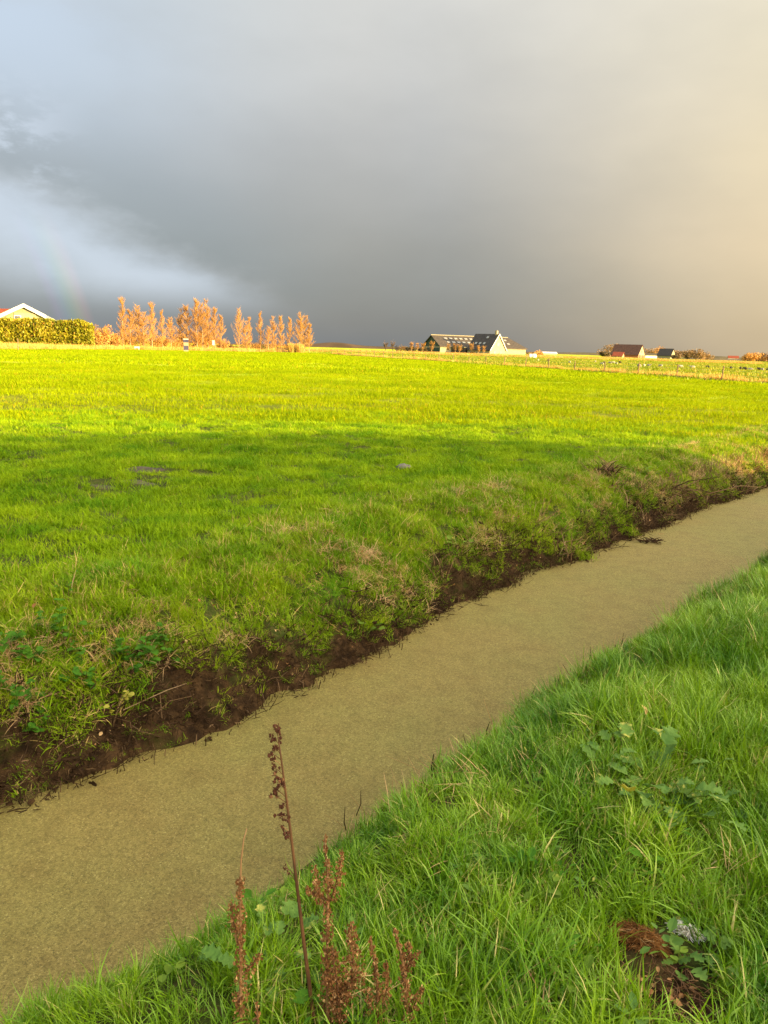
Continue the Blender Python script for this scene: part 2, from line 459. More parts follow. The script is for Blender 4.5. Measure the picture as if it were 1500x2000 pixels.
def npmesh(name, V, Fs, material, tint=None, smooth=False):
    """fast mesh from arrays; Fs (n,3) or (n,4)"""
    me = bpy.data.meshes.new(name)
    V = np.asarray(V, np.float32); Fs = np.asarray(Fs, np.int32); k = Fs.shape[1]
    me.vertices.add(len(V)); me.vertices.foreach_set('co', V.ravel())
    me.loops.add(Fs.size); me.loops.foreach_set('vertex_index', Fs.ravel())
    me.polygons.add(len(Fs)); me.polygons.foreach_set('loop_start', np.arange(0, Fs.size, k, dtype=np.int32))
    if smooth: me.polygons.foreach_set('use_smooth', np.ones(len(Fs), bool))
    if tint is not None:
        a = me.attributes.new('tint', 'FLOAT', 'POINT'); a.data.foreach_set('value', np.asarray(tint, np.float32))
    me.materials.append(MATS[material]); me.update(calc_edges=True); me.validate()
    return me
def link(name, me, parent=None):
    o = bpy.data.objects.new(name, me); COL.objects.link(o)
    if parent: o.parent = parent
    return o
def tag(o, label, cat, group=None, kind=None):
    o['label'] = label
    if cat: o['category'] = cat
    if group: o['group'] = group
    if kind: o['kind'] = kind
    return o
def thing(name, label, cat, loc=(0, 0, 0), rz=0, group=None):
    o = bpy.data.objects.new(name, None); COL.objects.link(o)
    o.location = tuple(map(float, loc)); o.rotation_euler = (0, 0, rz); o.empty_display_size = .2
    return tag(o, label, cat, group)
def struct(o, label=None):
    o['kind'] = 'structure'
    if label: o['label'] = label
    return o
def dup(root, loc, rz=0, scale=(1, 1, 1), label=None, group=None):
    r = root.copy(); COL.objects.link(r)
    r.location = tuple(map(float, loc)); r.rotation_euler = (0, 0, rz); r.scale = scale
    if label: r['label'] = label
    if group: r['group'] = group
    for ch in root.children:
        c = ch.copy(); COL.objects.link(c); c.parent = r
        for g in ch.children:
            d = g.copy(); COL.objects.link(d); d.parent = c
    return r
ORD = ['first', 'second', 'third', 'fourth', 'fifth', 'sixth', 'seventh', 'eighth', 'ninth', 'tenth', 'eleventh', 'twelfth', 'thirteenth',
       'fourteenth', 'fifteenth', 'sixteenth', 'seventeenth', 'eighteenth', 'nineteenth', 'twentieth', 'twenty-first', 'twenty-second', 'twenty-third', 'twenty-fourth', 'twenty-fifth']

def blades(n, radius, h, width, lean=(.1, .6), droop=.5, seg=3, seed=0, square=False, hpow=1.0):
    """arrays of n curved tapering blades growing within a radius"""
    g = np.random.default_rng(seed)
    if square: px, py = g.uniform(-radius, radius, n), g.uniform(-radius, radius, n)
    else:
        r = radius * np.sqrt(g.random(n)); a = g.uniform(0, 2 * pi, n); px, py = r * np.cos(a), r * np.sin(a)
    L = h[0] + (h[1] - h[0]) * g.random(n) ** hpow
    az = g.uniform(0, 2 * pi, n); th = g.uniform(lean[0], lean[1], n); dr = droop * g.uniform(.3, 1.3, n)
    W = width * g.uniform(.6, 1.3, n); tw = g.uniform(-.6, .6, n)
    V = []; x, y, z = px.copy(), py.copy(), np.full(n, -.01)
    sx, sy = -np.sin(az + tw), np.cos(az + tw)
    for i in range(seg + 1):
        f = i / seg
        w = W * (1 - f ** 1.6) * (.75 + .5 * min(f * 3, 1)) / 1.25
        if i == seg: V.append(np.stack([x, y, z], -1)[:, None, :])
        else: V.append(np.stack([np.stack([x - sx * w / 2, y - sy * w / 2, z], -1), np.stack([x + sx * w / 2, y + sy * w / 2, z], -1)], 1))
        ang = th + dr * f * 1.6
        st = L / seg
        x = x + st * np.sin(ang) * np.cos(az); y = y + st * np.sin(ang) * np.sin(az); z = z + st * np.cos(ang)
    V = np.concatenate(V, 1); k = 2 * seg + 1
    F = []
    for i in range(seg - 1): F += [(2 * i, 2 * i + 1, 2 * i + 3), (2 * i, 2 * i + 3, 2 * i + 2)]
    F.append((2 * seg - 2, 2 * seg - 1, 2 * seg))
    F = (np.array(F)[None] + (np.arange(n) * k)[:, None, None]).reshape(-1, 3)
    return V.reshape(-1, 3), F, np.repeat(g.random(n), k)

def tuft(name, material, parts):
    """an unlinked source mesh object for scattering"""
    Vs, Fs, Ts, o = [], [], [], 0
    for V, F, T in parts:
        Vs.append(V); Fs.append(F + o); Ts.append(T); o += len(V)
    me = npmesh(name, np.concatenate(Vs), np.concatenate(Fs), material, np.concatenate(Ts))
    return bpy.data.objects.new(name, me)

def scatter(name, P, rot, scl, idx, sources, label, cat, mats=None):
    """one 'stuff' object: tufts set out on points"""
    n = len(P)
    me = bpy.data.meshes.new(name); me.vertices.add(n); me.vertices.foreach_set('co', np.asarray(P, np.float32).ravel())
    for nm, typ, arr, key in (('rot', 'FLOAT_VECTOR', rot, 'vector'), ('scl', 'FLOAT_VECTOR', scl, 'vector'), ('pick', 'INT', idx, 'value')):
        a = me.attributes.new(nm, typ, 'POINT'); a.data.foreach_set(key, np.asarray(arr, np.int32 if typ == 'INT' else np.float32).ravel())
    o = link(name, me)
    ng = bpy.data.node_groups.new(name + '_nodes', 'GeometryNodeTree')
    ng.interface.new_socket('Geometry', in_out='INPUT', socket_type='NodeSocketGeometry')
    ng.interface.new_socket('Geometry', in_out='OUTPUT', socket_type='NodeSocketGeometry')
    gi = ng.nodes.new('NodeGroupInput'); go = ng.nodes.new('NodeGroupOutput')
    iop = ng.nodes.new('GeometryNodeInstanceOnPoints'); jn = ng.nodes.new('GeometryNodeJoinGeometry')
    for s in reversed(sources):
        oi = ng.nodes.new('GeometryNodeObjectInfo'); oi.inputs['Object'].default_value = s
        g2i = ng.nodes.new('GeometryNodeGeometryToInstance')
        ng.links.new(oi.outputs['Geometry'], g2i.inputs[0]); ng.links.new(g2i.outputs[0], jn.inputs[0])
    def attr(nm, dt):
        a = ng.nodes.new('GeometryNodeInputNamedAttribute'); a.data_type = dt; a.inputs['Name'].default_value = nm; return a.outputs[0]
    e2r = ng.nodes.new('FunctionNodeEulerToRotation')
    ng.links.new(attr('rot', 'FLOAT_VECTOR'), e2r.inputs[0]); ng.links.new(e2r.outputs[0], iop.inputs['Rotation'])
    ng.links.new(attr('scl', 'FLOAT_VECTOR'), iop.inputs['Scale'])
    iop.inputs['Pick Instance'].default_value = True
    ng.links.new(attr('pick', 'INT'), iop.inputs['Instance Index'])
    ng.links.new(gi.outputs[0], iop.inputs['Points']); ng.links.new(jn.outputs[0], iop.inputs['Instance'])
    ng.links.new(iop.outputs[0], go.inputs[0])
    md = o.modifiers.new('scatter', 'NODES'); md.node_group = ng
    tag(o, label, cat, kind='stuff')
    return o

def in_view(x, y, margin=1.0, near=.6, ztop=.4):
    """rough test that a ground point lies within or just beside the photograph's field, with room for a step aside"""
    d = np.stack([x, y, np.full_like(x, -EYE)], -1)
    zz = d @ FW; xx = d @ RT; yy = d @ UP
    return (zz > near) & (np.abs(xx) < zz * .52 + margin) & (yy > -zz * .70 - margin)

# holes kept free of grass: (x, y, radius x, radius y)
CLEAR = []

# ------------------------------------------------------------------ the ground
def grid_axis(lo, hi, f0, f1, step, growth):
    a = list(np.arange(f0, f1 + 1e-6, step))
    s = step
    while a[-1] < hi: s *= growth; a.append(a[-1] + s)
    s = step; b = [f0]
    while b[-1] > lo: s *= growth; b.append(b[-1] - s)
    return np.array(b[:0:-1] + a)
us = grid_axis(-2500, 4200, -.5, 12.5, .05, 1.10)
vs_ = grid_axis(-600, 4200, .15, 5.6, .035, 1.10)
Ug, Vg = np.meshgrid(us, vs_, indexing='ij')
Zg = height(Ug, Vg)
Xg, Yg = to_xy(Ug, Vg)
sfar = Vg - far_edge(Ug)
mudn = .14 * (vn(Ug * 7, Vg * 7, 41) - .5) + .10 * (vn(Ug * 20, Vg * 20, 42) - .5)
mudm = np.where(Vg > 2.9, 1 - sst(sfar + mudn, mud_top(Ug) - .05, mud_top(Ug) + .12), sst(Vg - near_edge(Ug) + mudn, .45, .7))
nearmud = sum(np.exp(-(((Xg - P_[0]) / a_) ** 2 + ((Yg - P_[1]) / b_) ** 2)) for P_, a_, b_ in ((ground_pt(1300, 1955), .19, .15), (ground_pt(1250, 1850), .10, .10)))
mudm = np.maximum(mudm, sst(nearmud + mudn, .3, .6))
nu, nv = Ug.shape
I = np.arange(nu * nv).reshape(nu, nv)
Q = np.stack([I[:-1, :-1], I[1:, :-1], I[1:, 1:], I[:-1, 1:]], -1).reshape(-1, 4)
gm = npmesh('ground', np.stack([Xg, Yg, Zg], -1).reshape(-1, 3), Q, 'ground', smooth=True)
a = gm.attributes.new('mud', 'FLOAT', 'POINT'); a.data.foreach_set('value', mudm.ravel().astype(np.float32))
struct(link('ground', gm), 'flat polder grassland cut by the straight ditch')

wu = np.concatenate([np.arange(-60, -2, 2.0), np.arange(-2, 30, .25), np.arange(30, 400, 6.0)])
wv = np.arange(1.6, 4.75, .15)
Uw, Vw = np.meshgrid(wu, wv, indexing='ij'); Xw, Yw = to_xy(Uw, Vw)
Zw = WATER_Z + .006 * (vn(Uw * 1.5, Vw * 1.5, 51) - .5)
I = np.arange(Uw.size).reshape(Uw.shape)
Q = np.stack([I[:-1, :-1], I[1:, :-1], I[1:, 1:], I[:-1, 1:]], -1).reshape(-1, 4)
struct(link('ditch_water', npmesh('ditch_water', np.stack([Xw, Yw, Zw], -1).reshape(-1, 3), Q, 'duckweed', smooth=True)),
       'ditch water wholly covered by olive duckweed')

# ------------------------------------------------------------------ far setting
FIELD_EDGE = [(-120, 70), (-75, 88), (-52, 104), (-50, 136), (-38, 158), (-18.7, 181), (14.2, 90), (26, 53.4), (33, 30), (36, 18)]
def strip(name, pts_, width, side, z, material, label):
    """a sheet along a polyline, growing to one side"""
    P = [np.array(p, float) for p in pts_]; V = []; F = []
    for i, p in enumerate(P):
        d = P[min(i + 1, len(P) - 1)] - P[max(i - 1, 0)]; d /= np.linalg.norm(d)
        nrm = np.array([-d[1], d[0]]) * side
        for k in range(4):
            q = p + nrm * width * k / 3
            V.append((q[0], q[1], float(gz(q[0], q[1])) + z))
    for i in range(len(P) - 1):
        for k in range(3): a = i * 4 + k; F.append((a, a + 1, a + 5, a + 4))
    me = npmesh(name, V, F, material); return struct(link(name, me), label)
def densify(P, step):
    out = []
    for a, b in zip(P[:-1], P[1:]):
        a, b = np.array(a, float), np.array(b, float); n = max(1, int(np.linalg.norm(b - a) / step))
        out += [a + (b - a) * i / n for i in range(n)]
    return out + [np.array(P[-1], float)]
VERGE = densify(FIELD_EDGE[:6], 6)
strip('grass_verge', VERGE, 22, 1, .12, 'straw_soil', 'strip of dry yellow grass along the far left edge of the field')

def hill(name, px0, px1, Y, hmax, material, label, hump=None, seed=0):
    """a long low rise, real depth"""
    x0, x1 = far_x(px0, Y), far_x(px1, Y); n = 60; V = []; F = []
    for i in range(n + 1):
        t = i / n; x = x0 + (x1 - x0) * t
        pxx = px0 + (px1 - px0) * t
        h = hmax * (.55 + .45 * float(vn(t * 9, 1, seed))) * min(1, 6 * t, 6 * (1 - t))
        if hump: h += hump[2] * math.exp(-((pxx - hump[0]) / hump[1]) ** 2)
        for k, (dy, f) in enumerate(((-40, 0), (-18, .7), (0, 1), (20, .7), (45, 0))):
            V.append((x, Y + dy, h * f - (.3 if f == 0 else 0)))
    for i in range(n):
        for k in range(4): a = i * 5 + k; F.append((a, a + 1, a + 6, a + 5))
    return struct(link(name, npmesh(name, V, F, material, smooth=True)), label)
hill('sea_dike', 380, 1150, 1500, 5.0, 'dune', 'low brown dike on the horizon', (655, 40, 5.0), 3)
hill('far_rise', 980, 1900, 1400, 5.0, 'treeline', 'low dark rise along the right of the horizon', None, 5)
hill('far_bank', 1300, 1800, 620, 1.6, 'treeline', 'low dark bank behind the right meadow', None, 9)

# ------------------------------------------------------------------ buildings
def gable_house(root, L, W, eave, ridge, wall_m, roof_m, over=.4, thick=.25, hip=0.0, gable_m=None):
    """long axis local x; walls and two roof slopes"""
    w = MB(); h = L / 2; k = W / 2
    w.add([(-h, -k, -.5), (h, -k, -.5), (h, k, -.5), (-h, k, -.5), (-h, -k, eave), (h, -k, eave), (h, k, eave), (-h, k, eave)],
          [(0, 1, 5, 4), (2, 3, 7, 6), (1, 2, 6, 5), (3, 0, 4, 7), (4, 5, 6, 7)])
    w.build('wall', wall_m, root)
    for sx in ((-1, 1) if not hip else (-1,)):
        g = MB(); t = .12
        g.add([(sx * h, -k, eave), (sx * h, k, eave), (sx * h, 0, ridge), (sx * (h - t), -k, eave), (sx * (h - t), k, eave), (sx * (h - t), 0, ridge)],
              [(0, 1, 2), (3, 5, 4), (0, 3, 4, 1), (1, 4, 5, 2), (2, 5, 3, 0)])
        g.build('gable', gable_m or wall_m, root)
    sl = (ridge - eave) / k
    for sy in (-1, 1):
        r = MB(); xe = h + over; ye = k + over; ze = eave - sl * over
        xr1 = h + over - hip
        a = [(-xe, sy * ye, ze + .05), (xe, sy * ye, ze + .05), (xr1, 0, ridge + .05), (-xe, 0, ridge + .05)]
        b = [(x, y, z + thick) for x, y, z in a]
        r.add(a + b, [(3, 2, 1, 0), (4, 5, 6, 7), (0, 1, 5, 4), (1, 2, 6, 5), (2, 3, 7, 6), (3, 0, 4, 7)])
        r.build('roof', roof_m, root)
    if hip:
        r = MB(); xe = h + over; ye = k + over; ze = eave - sl * over
        a = [(xe, -ye, ze + .05), (xe, ye, ze + .05), (xe - hip, 0, ridge + .05)]; b = [(x, y, z + thick) for x, y, z in a]
        r.add(a + b, [(2, 1, 0), (3, 4, 5), (0, 1, 4, 3)]); r.build('roof', roof_m, root)
    return sl
def on_slope(x, d, W, eave, ridge, sy, sx_, sd, off=.33):
    """a pane lying on a roof slope: x along, d down from the ridge (0..1)"""
    k = W / 2; V = []
    nz = k / math.hypot(k, ridge - eave); ny = (ridge - eave) / math.hypot(k, ridge - eave)
    m = MB()
    def P(xx, dd, o): return (xx, sy * (k * dd + ny * o), ridge - (ridge - eave) * dd + .05 + nz * o)
    lo = [P(x - sx_ / 2, d - sd / 2, off - .1), P(x + sx_ / 2, d - sd / 2, off - .1), P(x + sx_ / 2, d + sd / 2, off - .1), P(x - sx_ / 2, d + sd / 2, off - .1)]
    hi = [P(x - sx_ / 2, d - sd / 2, off), P(x + sx_ / 2, d - sd / 2, off), P(x + sx_ / 2, d + sd / 2, off), P(x - sx_ / 2, d + sd / 2, off)]
    return m.add(lo + hi, [(3, 2, 1, 0), (4, 5, 6, 7), (0, 1, 5, 4), (1, 2, 6, 5), (2, 3, 7, 6), (3, 0, 4, 7)])

# farm with the long skylit barn
YF = 300.0
bx = far_x(928, YF + 12); base = float(gz(bx, YF + 10)) - .2
th = radians(24)
barn = thing('farm_barn', 'long dark barn with two rows of skylights and a dark green gable end', 'barn', (bx, YF + 14, base), th)
BL, BW, BE, BR = 38.6, 14.5, 3.2, 7.1
gable_house(barn, BL, BW, BE, BR, 'cream_paint', 'dark_roof', .5, .3, hip=4.5, gable_m='dark_green_boards')
MB().box((-BL / 2 - .06, 0, 1.0), (.12, BW - .1, 3.1)).build('gable_cladding', 'dark_green_boards', barn)
MB().box((-BL / 2 - .14, 3.6, .8), (.08, 3.2, 2.6)).build('barn_door', 'window_dark', barn)
rc = MB(); rc.tube([(-BL / 2 - .5, 0, BR + .38), (BL / 2 - 4.2, 0, BR + .38)], .16, 6); rc.build('ridge_cap', 'cream_paint', barn)
for d in (.30, .66):
    for i in range(13):
        x = -14.6 + i * 2.25
        if x < 12.8:
            on_slope(x, d, BW, BE, BR, -1, 1.25, .13, .42).build('skylight', 'glass_light', barn)
for i in range(7):
    MB().box((-12 + i * 3.4, -BW / 2 - .04, 1.1), (1.6, .1, 1.5)).build('window', 'window_dark', barn)
hx = far_x(949, YF); 
farm = thing('farmhouse', 'steep roofed farmhouse with a tall sunlit cream gable in front of the long barn', 'farmhouse', (hx, YF - 2, base), radians(-42))
HL, HW, HE, HR = 10.2, 10.4, 2.3, 7.9
gable_house(farm, HL, HW, HE, HR, 'cream_paint', 'dark_tiles', .35, .3)
for sy in (-1, 1):
    m = MB(); k = HW / 2 + .4; sl = (HR - HE) / (HW / 2); x = HL / 2 + .38
    a_ = [(x, sy * k, HE - sl * .4 - .05), (x, 0, HR + .02), (x, 0, HR + .5), (x, sy * k, HE - sl * .4 + .42)]
    b_ = [(q[0] + .1, q[1], q[2]) for q in a_]
    m.add(a_ + b_, [(0, 1, 2, 3), (7, 6, 5, 4), (0, 4, 5, 1), (1, 5, 6, 2), (2, 6, 7, 3), (3, 7, 4, 0)]); m.build('bargeboard', 'white_paint', farm)
MB().box((HL / 2 - 1.0, 0, HR + .7), (.8, .9, 1.7)).build('chimney', 'cream_paint', farm)
for (y, z, w_, h_) in ((-2.2, 1.2, 1.3, 1.5), (2.0, 1.2, 1.3, 1.5), (0, 4.4, 1.5, 1.3)):
    MB().box((HL / 2 + .05, y, z), (.1, w_, h_)).build('window', 'glass_light', farm)
for i in range(3): on_slope(-2.6 + i * 1.9, .62, HW, HE, HR, -1, .9, .13, .42).build('skylight', 'glass_light', farm)
on_slope(1.2, .22, HW, HE, HR, -1, .9, .13, .42).build('skylight', 'glass_light', farm)
MB().box((-HL / 2 - 7, -HW / 2 + 1, 1.25), (12.5, 4, 3.4)).build('lean_to', 'dark_roof', farm)
MB().box((-HL / 2 - 7, -HW / 2 + 1, 3.05), (13, 4.6, .2)).build('gutter_edge', 'cream_paint', farm)

def small_house(name, label, cat, px, Y, rz, L, W, E, R, wall, roof, gable):
    x = far_x(px, Y); r = thing(name, label, cat, (x, Y, float(gz(x, Y)) - .3), rz)
    gable_house(r, L, W, E, R, wall, roof, .3, .25, gable_m=gable)
    return r
hA = small_house('cottage', 'distant cottage with a large brown tiled roof and pale gable', 'cottage', 1226, 480, radians(-38), 17, 11, 2.2, 8.0, 'brick', 'brown_tiles', 'cream_paint')
MB().box((8.5 + .04, 0, 4.2), (.1, 1.3, 1.4)).build('window', 'window_dark', hA)
MB().box((8.5 + .04, -2.6, 1.4), (.1, 1.5, 1.6)).build('window', 'window_dark', hA)
MB().box((8.5 + .04, 2.6, 1.4), (.1, 1.5, 1.6)).build('window', 'window_dark', hA)
hA2 = small_house('shed', 'small red roofed shed with a pale gable before the brown roofed cottage', 'shed', 1208, 462, radians(-30), 5.5, 5, 1.3, 3.4, 'cream_paint', 'red_tiles', 'cream_paint')
hB = small_house('cottage', 'small distant cottage with a dark slate roof and cream gable', 'cottage', 1301, 520, radians(-40), 9, 8, 2.3, 6.6, 'cream_paint', 'dark_tiles', 'cream_paint')
MB().box((4.54, 0, 3.2), (.1, 1.0, 1.2)).build('window', 'window_dark', hB)
hC = small_house('shed', 'long low white shed left of the slate roofed cottage', 'shed', 1279, 540, radians(5), 16, 6, 2.2, 3.4, 'white_paint', 'bush_dark', 'white_paint')
hD = small_house('shed', 'low white roofed shed on the horizon right of the farm', 'shed', 1072, 700, radians(8), 13, 7, 1.6, 2.6, 'cream_paint', 'white_paint', 'cream_paint')
hE = small_house('cottage', 'tiny far house with red roof near the right edge of the skyline', 'cottage', 1432, 900, radians(-20), 11, 8, 2.0, 4.6, 'white_paint', 'red_tiles', 'white_paint')

# bungalow behind the hedge, far left
YB = 158.0
bgx = far_x(50, YB)
bung = thing('bungalow', 'bungalow with a broad white bargeboard gable rising behind the hedge', 'house', (bgx - 6.5 * cos(radians(-65)), YB - 6.5 * sin(radians(-65)), 0), radians(-65))
gable_house(bung, 12.0, 17.6, 3.4, 7.9, 'green_boards', 'red_tiles', .5, .25, gable_m='green_boards')
for sy in (-1, 1):
    m = MB(); k = 8.8 + .7; sl = 4.5 / 8.8; x = 6.52
    a_ = [(x, sy * k, 3.4 - sl * .7 - .35), (x, 0, 7.9 - .30), (x, 0, 7.9 + .42), (x, sy * k, 3.4 - sl * .7 + .38)]
    b_ = [(q[0] + .16, q[1], q[2]) for q in a_]
    m.add(a_ + b_, [(0, 1, 2, 3), (7, 6, 5, 4), (0, 4, 5, 1), (1, 5, 6, 2), (2, 6, 7, 3), (3, 7, 4, 0)]); m.build('bargeboard', 'white_paint', bung)
pn = MB().box((6.06, 0.2, 5.3), (.12, 4.0, 2.4)).build('gable_panel', 'cream_paint', bung)
f_ = MB().box((6.15, -1.2, 5.5), (.1, 1.3, 1.0)).build('window', 'white_paint', bung)
MB().box((6.21, -1.2, 5.5), (.06, 1.0, .7)).build('pane', 'window_dark', f_)
for i in range(14):
    if abs(-8 + i * 1.2) > 2.1:
        y_ = -8 + i * 1.2; top = 7.5 - abs(y_) * 4.5 / 8.8
        if top > 3.6: MB().box((6.04, y_, (3.4 + top) / 2), (.07, .12, top - 3.4)).build('cladding_batten', 'green_boards', bung)
wing = thing('house_wing', 'red tiled roof showing behind the left slope of the bungalow gable', 'house', (bgx - 15.5, YB + 20, 0), radians(-6))
gable_house(wing, 14, 9, 4.0, 7.6, 'brick', 'red_tiles', .3, .25)

# big barn on the sun's side, behind the viewer
RD = np.array([.967, .254]); E2 = np.array([1.48, 15.3])
HB = 8.0
off = HB / tan(SUN_EL)
Rr = E2 - RD * 1.9 + SH[:2] * off; Rl = Rr - RD * 34
cb = (Rr + Rl) / 2
hall = thing('barn', 'big dark boarded barn on the sunny side behind the viewer', 'barn', (cb[0], cb[1], 0), atan2(RD[1], RD[0]))
gable_house(hall, 34, 12, 4.2, HB - .3, 'dark_green_boards', 'brown_tiles', .3, .25)
MB().box((-6, 6.06, 1.6), (4.2, .12, 3.6)).build('barn_door', 'post_wood', hall)
MB().box((6, 6.06, 1.8), (1.6, .12, 1.2)).build('window', 'window_dark', hall)

# ------------------------------------------------------------------ trees and bushes
def poplar_mesh(seed, H=9.0, spread=1.0):
    g = random.Random(seed); tr = MB(); cr = MB()
    lean = (g.uniform(-.3, .3), g.uniform(-.3, .3))
    tp = [(lean[0] * t * t + g.uniform(-.05, .05), lean[1] * t * t, H * t) for t in (0, .2, .4, .6, .8, 1)]
    tr.tube(tp, [.085, .07, .055, .04, .025, .01], 6)
    def trunk_at(t):
        i = min(int(t * 5), 4); f = t * 5 - i; a, b = np.array(tp[i]), np.array(tp[i + 1]); return a + (b - a) * f
    for i in range(64):
        t = g.uniform(.10, .95); p = trunk_at(t); az = g.uniform(0, 2 * pi)
        L = spread * (2.1 * (1 - t) + .35) * g.uniform(.5, 1.3); up = g.uniform(1.1, 1.9)
        d = np.array([cos(az), sin(az), up]); d /= np.linalg.norm(d)
        q = p + d * L; mid = p + d * L * .5 + np.array([cos(az), sin(az), 0]) * .10 * L
        (tr if i % 3 == 0 else cr).tube([p, mid, q], [.03, .02, .008], 3)
        for k in range(30):
            f = g.uniform(.15, 1.0); s0 = p + (q - p) * f
            a2 = az + g.uniform(-1.6, 1.6); e = np.array([cos(a2) * .5, sin(a2) * .5, g.uniform(.6, 1.5)]); e /= np.linalg.norm(e)
            ll = g.uniform(.25, .75)
            cr.ribbon([s0, s0 + e * ll * .6, s0 + e * ll + np.array([0, 0, .05])], [.012, .017, .005], (-sin(a2 + g.uniform(-1, 1)), cos(a2), g.uniform(-.4, .4)))
    return tr.mesh('trunk', 'poplar_bark'), cr.mesh('crown', 'poplar_twig')
POP = [poplar_mesh(100 + i, 9.0, s) for i, s in enumerate((.75, 1.0, 1.25, .9))]
# photo column, top row of pixels, width factor
PS = [(240, 589, 1.0), (254, 612, 1.2), (270, 604, 1.0), (280, 615, 1.2), (297, 597, 1.0), (318, 612, .65), (334, 625, .95), (354, 608, 1.0), (367, 602, 1.2),
      (384, 592, 1.25), (396, 601, 1.2), (407, 592, 1.2), (420, 606, 1.1), (431, 620, .8), (467, 608, .75), (480, 630, .9), (488, 622, .6), (509, 614, .7), (524, 640, .8), (534, 622, .75),
      (549, 620, .85), (565, 624, .75), (585, 616, 1.0), (594, 620, 1.15), (604, 634, 1.0)]
for i, (px, top, wf) in enumerate(PS):
    Y = 150 + (px - 240) * .115 + random.uniform(-3, 3); x = far_x(px, Y); z0 = float(gz(x, Y))
    hz = 680 + .029 * (px - 750); H = EYE + (hz - top) / F_PX * math.hypot(x, Y) * 1.0 - z0
    k = i % 4; s = H / 9.0
    side = 'left group' if i < 6 else 'middle group' if i < 14 else 'right group'
    nth = i if i < 6 else i - 6 if i < 14 else i - 14
    r = thing('poplar_tree', f'slim orange autumn poplar, {ORD[nth]} from the left in the {side} beyond the field', 'tree', (x, Y, z0), random.uniform(0, 6), 'row of autumn poplars beyond the field')
    r.scale = (wf * 1.25 + .15, wf * 1.25 + .15, s)
    link('trunk', POP[k][0], r); link('crown', POP[k][1], r)

def bush_parts(g, rx, ry, rz, n, leaf, zc=None, lumps=9, up=False):
    """uneven crown: leaf-sized faces spread through several lumps"""
    cr = MB(); C = []
    for i in range(lumps):
        a = g.uniform(0, 2 * pi); f = g.uniform(.2, .75)
        C.append((rx * f * cos(a), ry * f * sin(a), rz * g.uniform(.25, .75), g.uniform(.35, .6)))
    for i in range(n):
        c = C[g.randrange(lumps)]
        while True:
            d = np.array([g.gauss(0, 1), g.gauss(0, 1), g.gauss(0, 1)]); l = np.linalg.norm(d)
            if l > .1: break
        d = d / l * (g.random() ** .35)
        p = np.array([c[0] + d[0] * rx * c[3], c[1] + d[1] * ry * c[3], max(.05, c[2] + d[2] * rz * c[3] * .8)])
        a = np.array([g.gauss(0, 1), g.gauss(0, 1), g.gauss(0, 1) + (1.5 if up else 0)]); a /= np.linalg.norm(a)
        b = np.cross(a, [g.gauss(0, 1), g.gauss(0, 1), g.gauss(0, 1)]); b /= np.linalg.norm(b) + 1e-6
        l1, l2 = leaf * g.uniform(.6, 1.3), leaf * g.uniform(.3, .7) * (.35 if up else 1)
        cr.add([p - a * l1 * .5, p + b * l2 * .5, p + a * l1 * .5, p - b * l2 * .5], [(0, 1, 2, 3)])
    st = MB()
    for i in range(7):
        c = C[i % lumps]; st.tube([(c[0] * .15, c[1] * .15, -.1), (c[0] * .5, c[1] * .5, c[2] * .5), (c[0], c[1], c[2])], [.12 * rz / 3, .08 * rz / 3, .03 * rz / 3], 4)
    return st, cr
def bush(name, label, cat, px, Y, w, h, n, leaf, material, group=None, seed=None, depth=None, stem='bare_twig', up=False, z0=None):
    g = random.Random(seed if seed is not None else int(px * 7 + Y))
    x = far_x(px, Y); r = thing(name, label, cat, (x, Y, (float(gz(x, Y)) if z0 is None else z0) - .1), 0, group)
    st, cr = bush_parts(g, w / 2, (depth or w * .8) / 2, h, n, leaf, up=up)
    st.build('stem', stem, r); cr.build('foliage', material, r)
    return r

# clipped hedge before the bungalow
YH = 139.0
xa, xb = far_x(-60, YH), far_x(186, YH + 3)
hedge = thing('hedge', 'tall clipped yellow green hedge in front of the bungalow', 'hedge', ((xa + xb) / 2, YH + 1, float(gz(xb, YH)) - .1), atan2(3, xb - xa))
hl = (xb - xa) / 2; g = random.Random(5); hb = MB(); hw, hh = 1.3, 4.75
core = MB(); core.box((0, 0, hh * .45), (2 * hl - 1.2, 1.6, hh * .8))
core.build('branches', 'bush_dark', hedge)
for i in range(15000):
    t = g.random(); x = g.uniform(-hl, hl)
    bump = .35 * (float(vn((x + 40) * 1.1, 0, 71)) - .5) + .25 * (float(vn((x + 40) * 3, 0, 72)) - .5)
    endf = min(1, math.sqrt(max(0, (hl - x) / 1.6)))
    if t < .62: p = np.array([x, -hw * endf - bump * 1.4 + g.gauss(0, .14), g.uniform(.0, hh * (.75 + .25 * endf))])
    elif t < .90: p = np.array([x, g.uniform(-hw, hw) * endf, hh * (.75 + .25 * endf) + bump + g.gauss(0, .12)])
    else: p = np.array([hl - .6 + g.gauss(0, .25), g.uniform(-hw, hw), g.uniform(0, hh * .9)])
    a = np.array([g.gauss(0, 1), g.gauss(0, 1), g.gauss(0, 1)]); a /= np.linalg.norm(a); b = np.cross(a, [g.gauss(0, 1), g.gauss(0, 1), g.gauss(0, 1)]); b /= np.linalg.norm(b) + 1e-6
    l1 = g.uniform(.16, .42); l2 = l1 * .55
    hb.add([p - a * l1, p + b * l2, p + a * l1, p - b * l2], [(0, 1, 2, 3)])
hb.build('foliage', 'hedge_leaf', hedge)

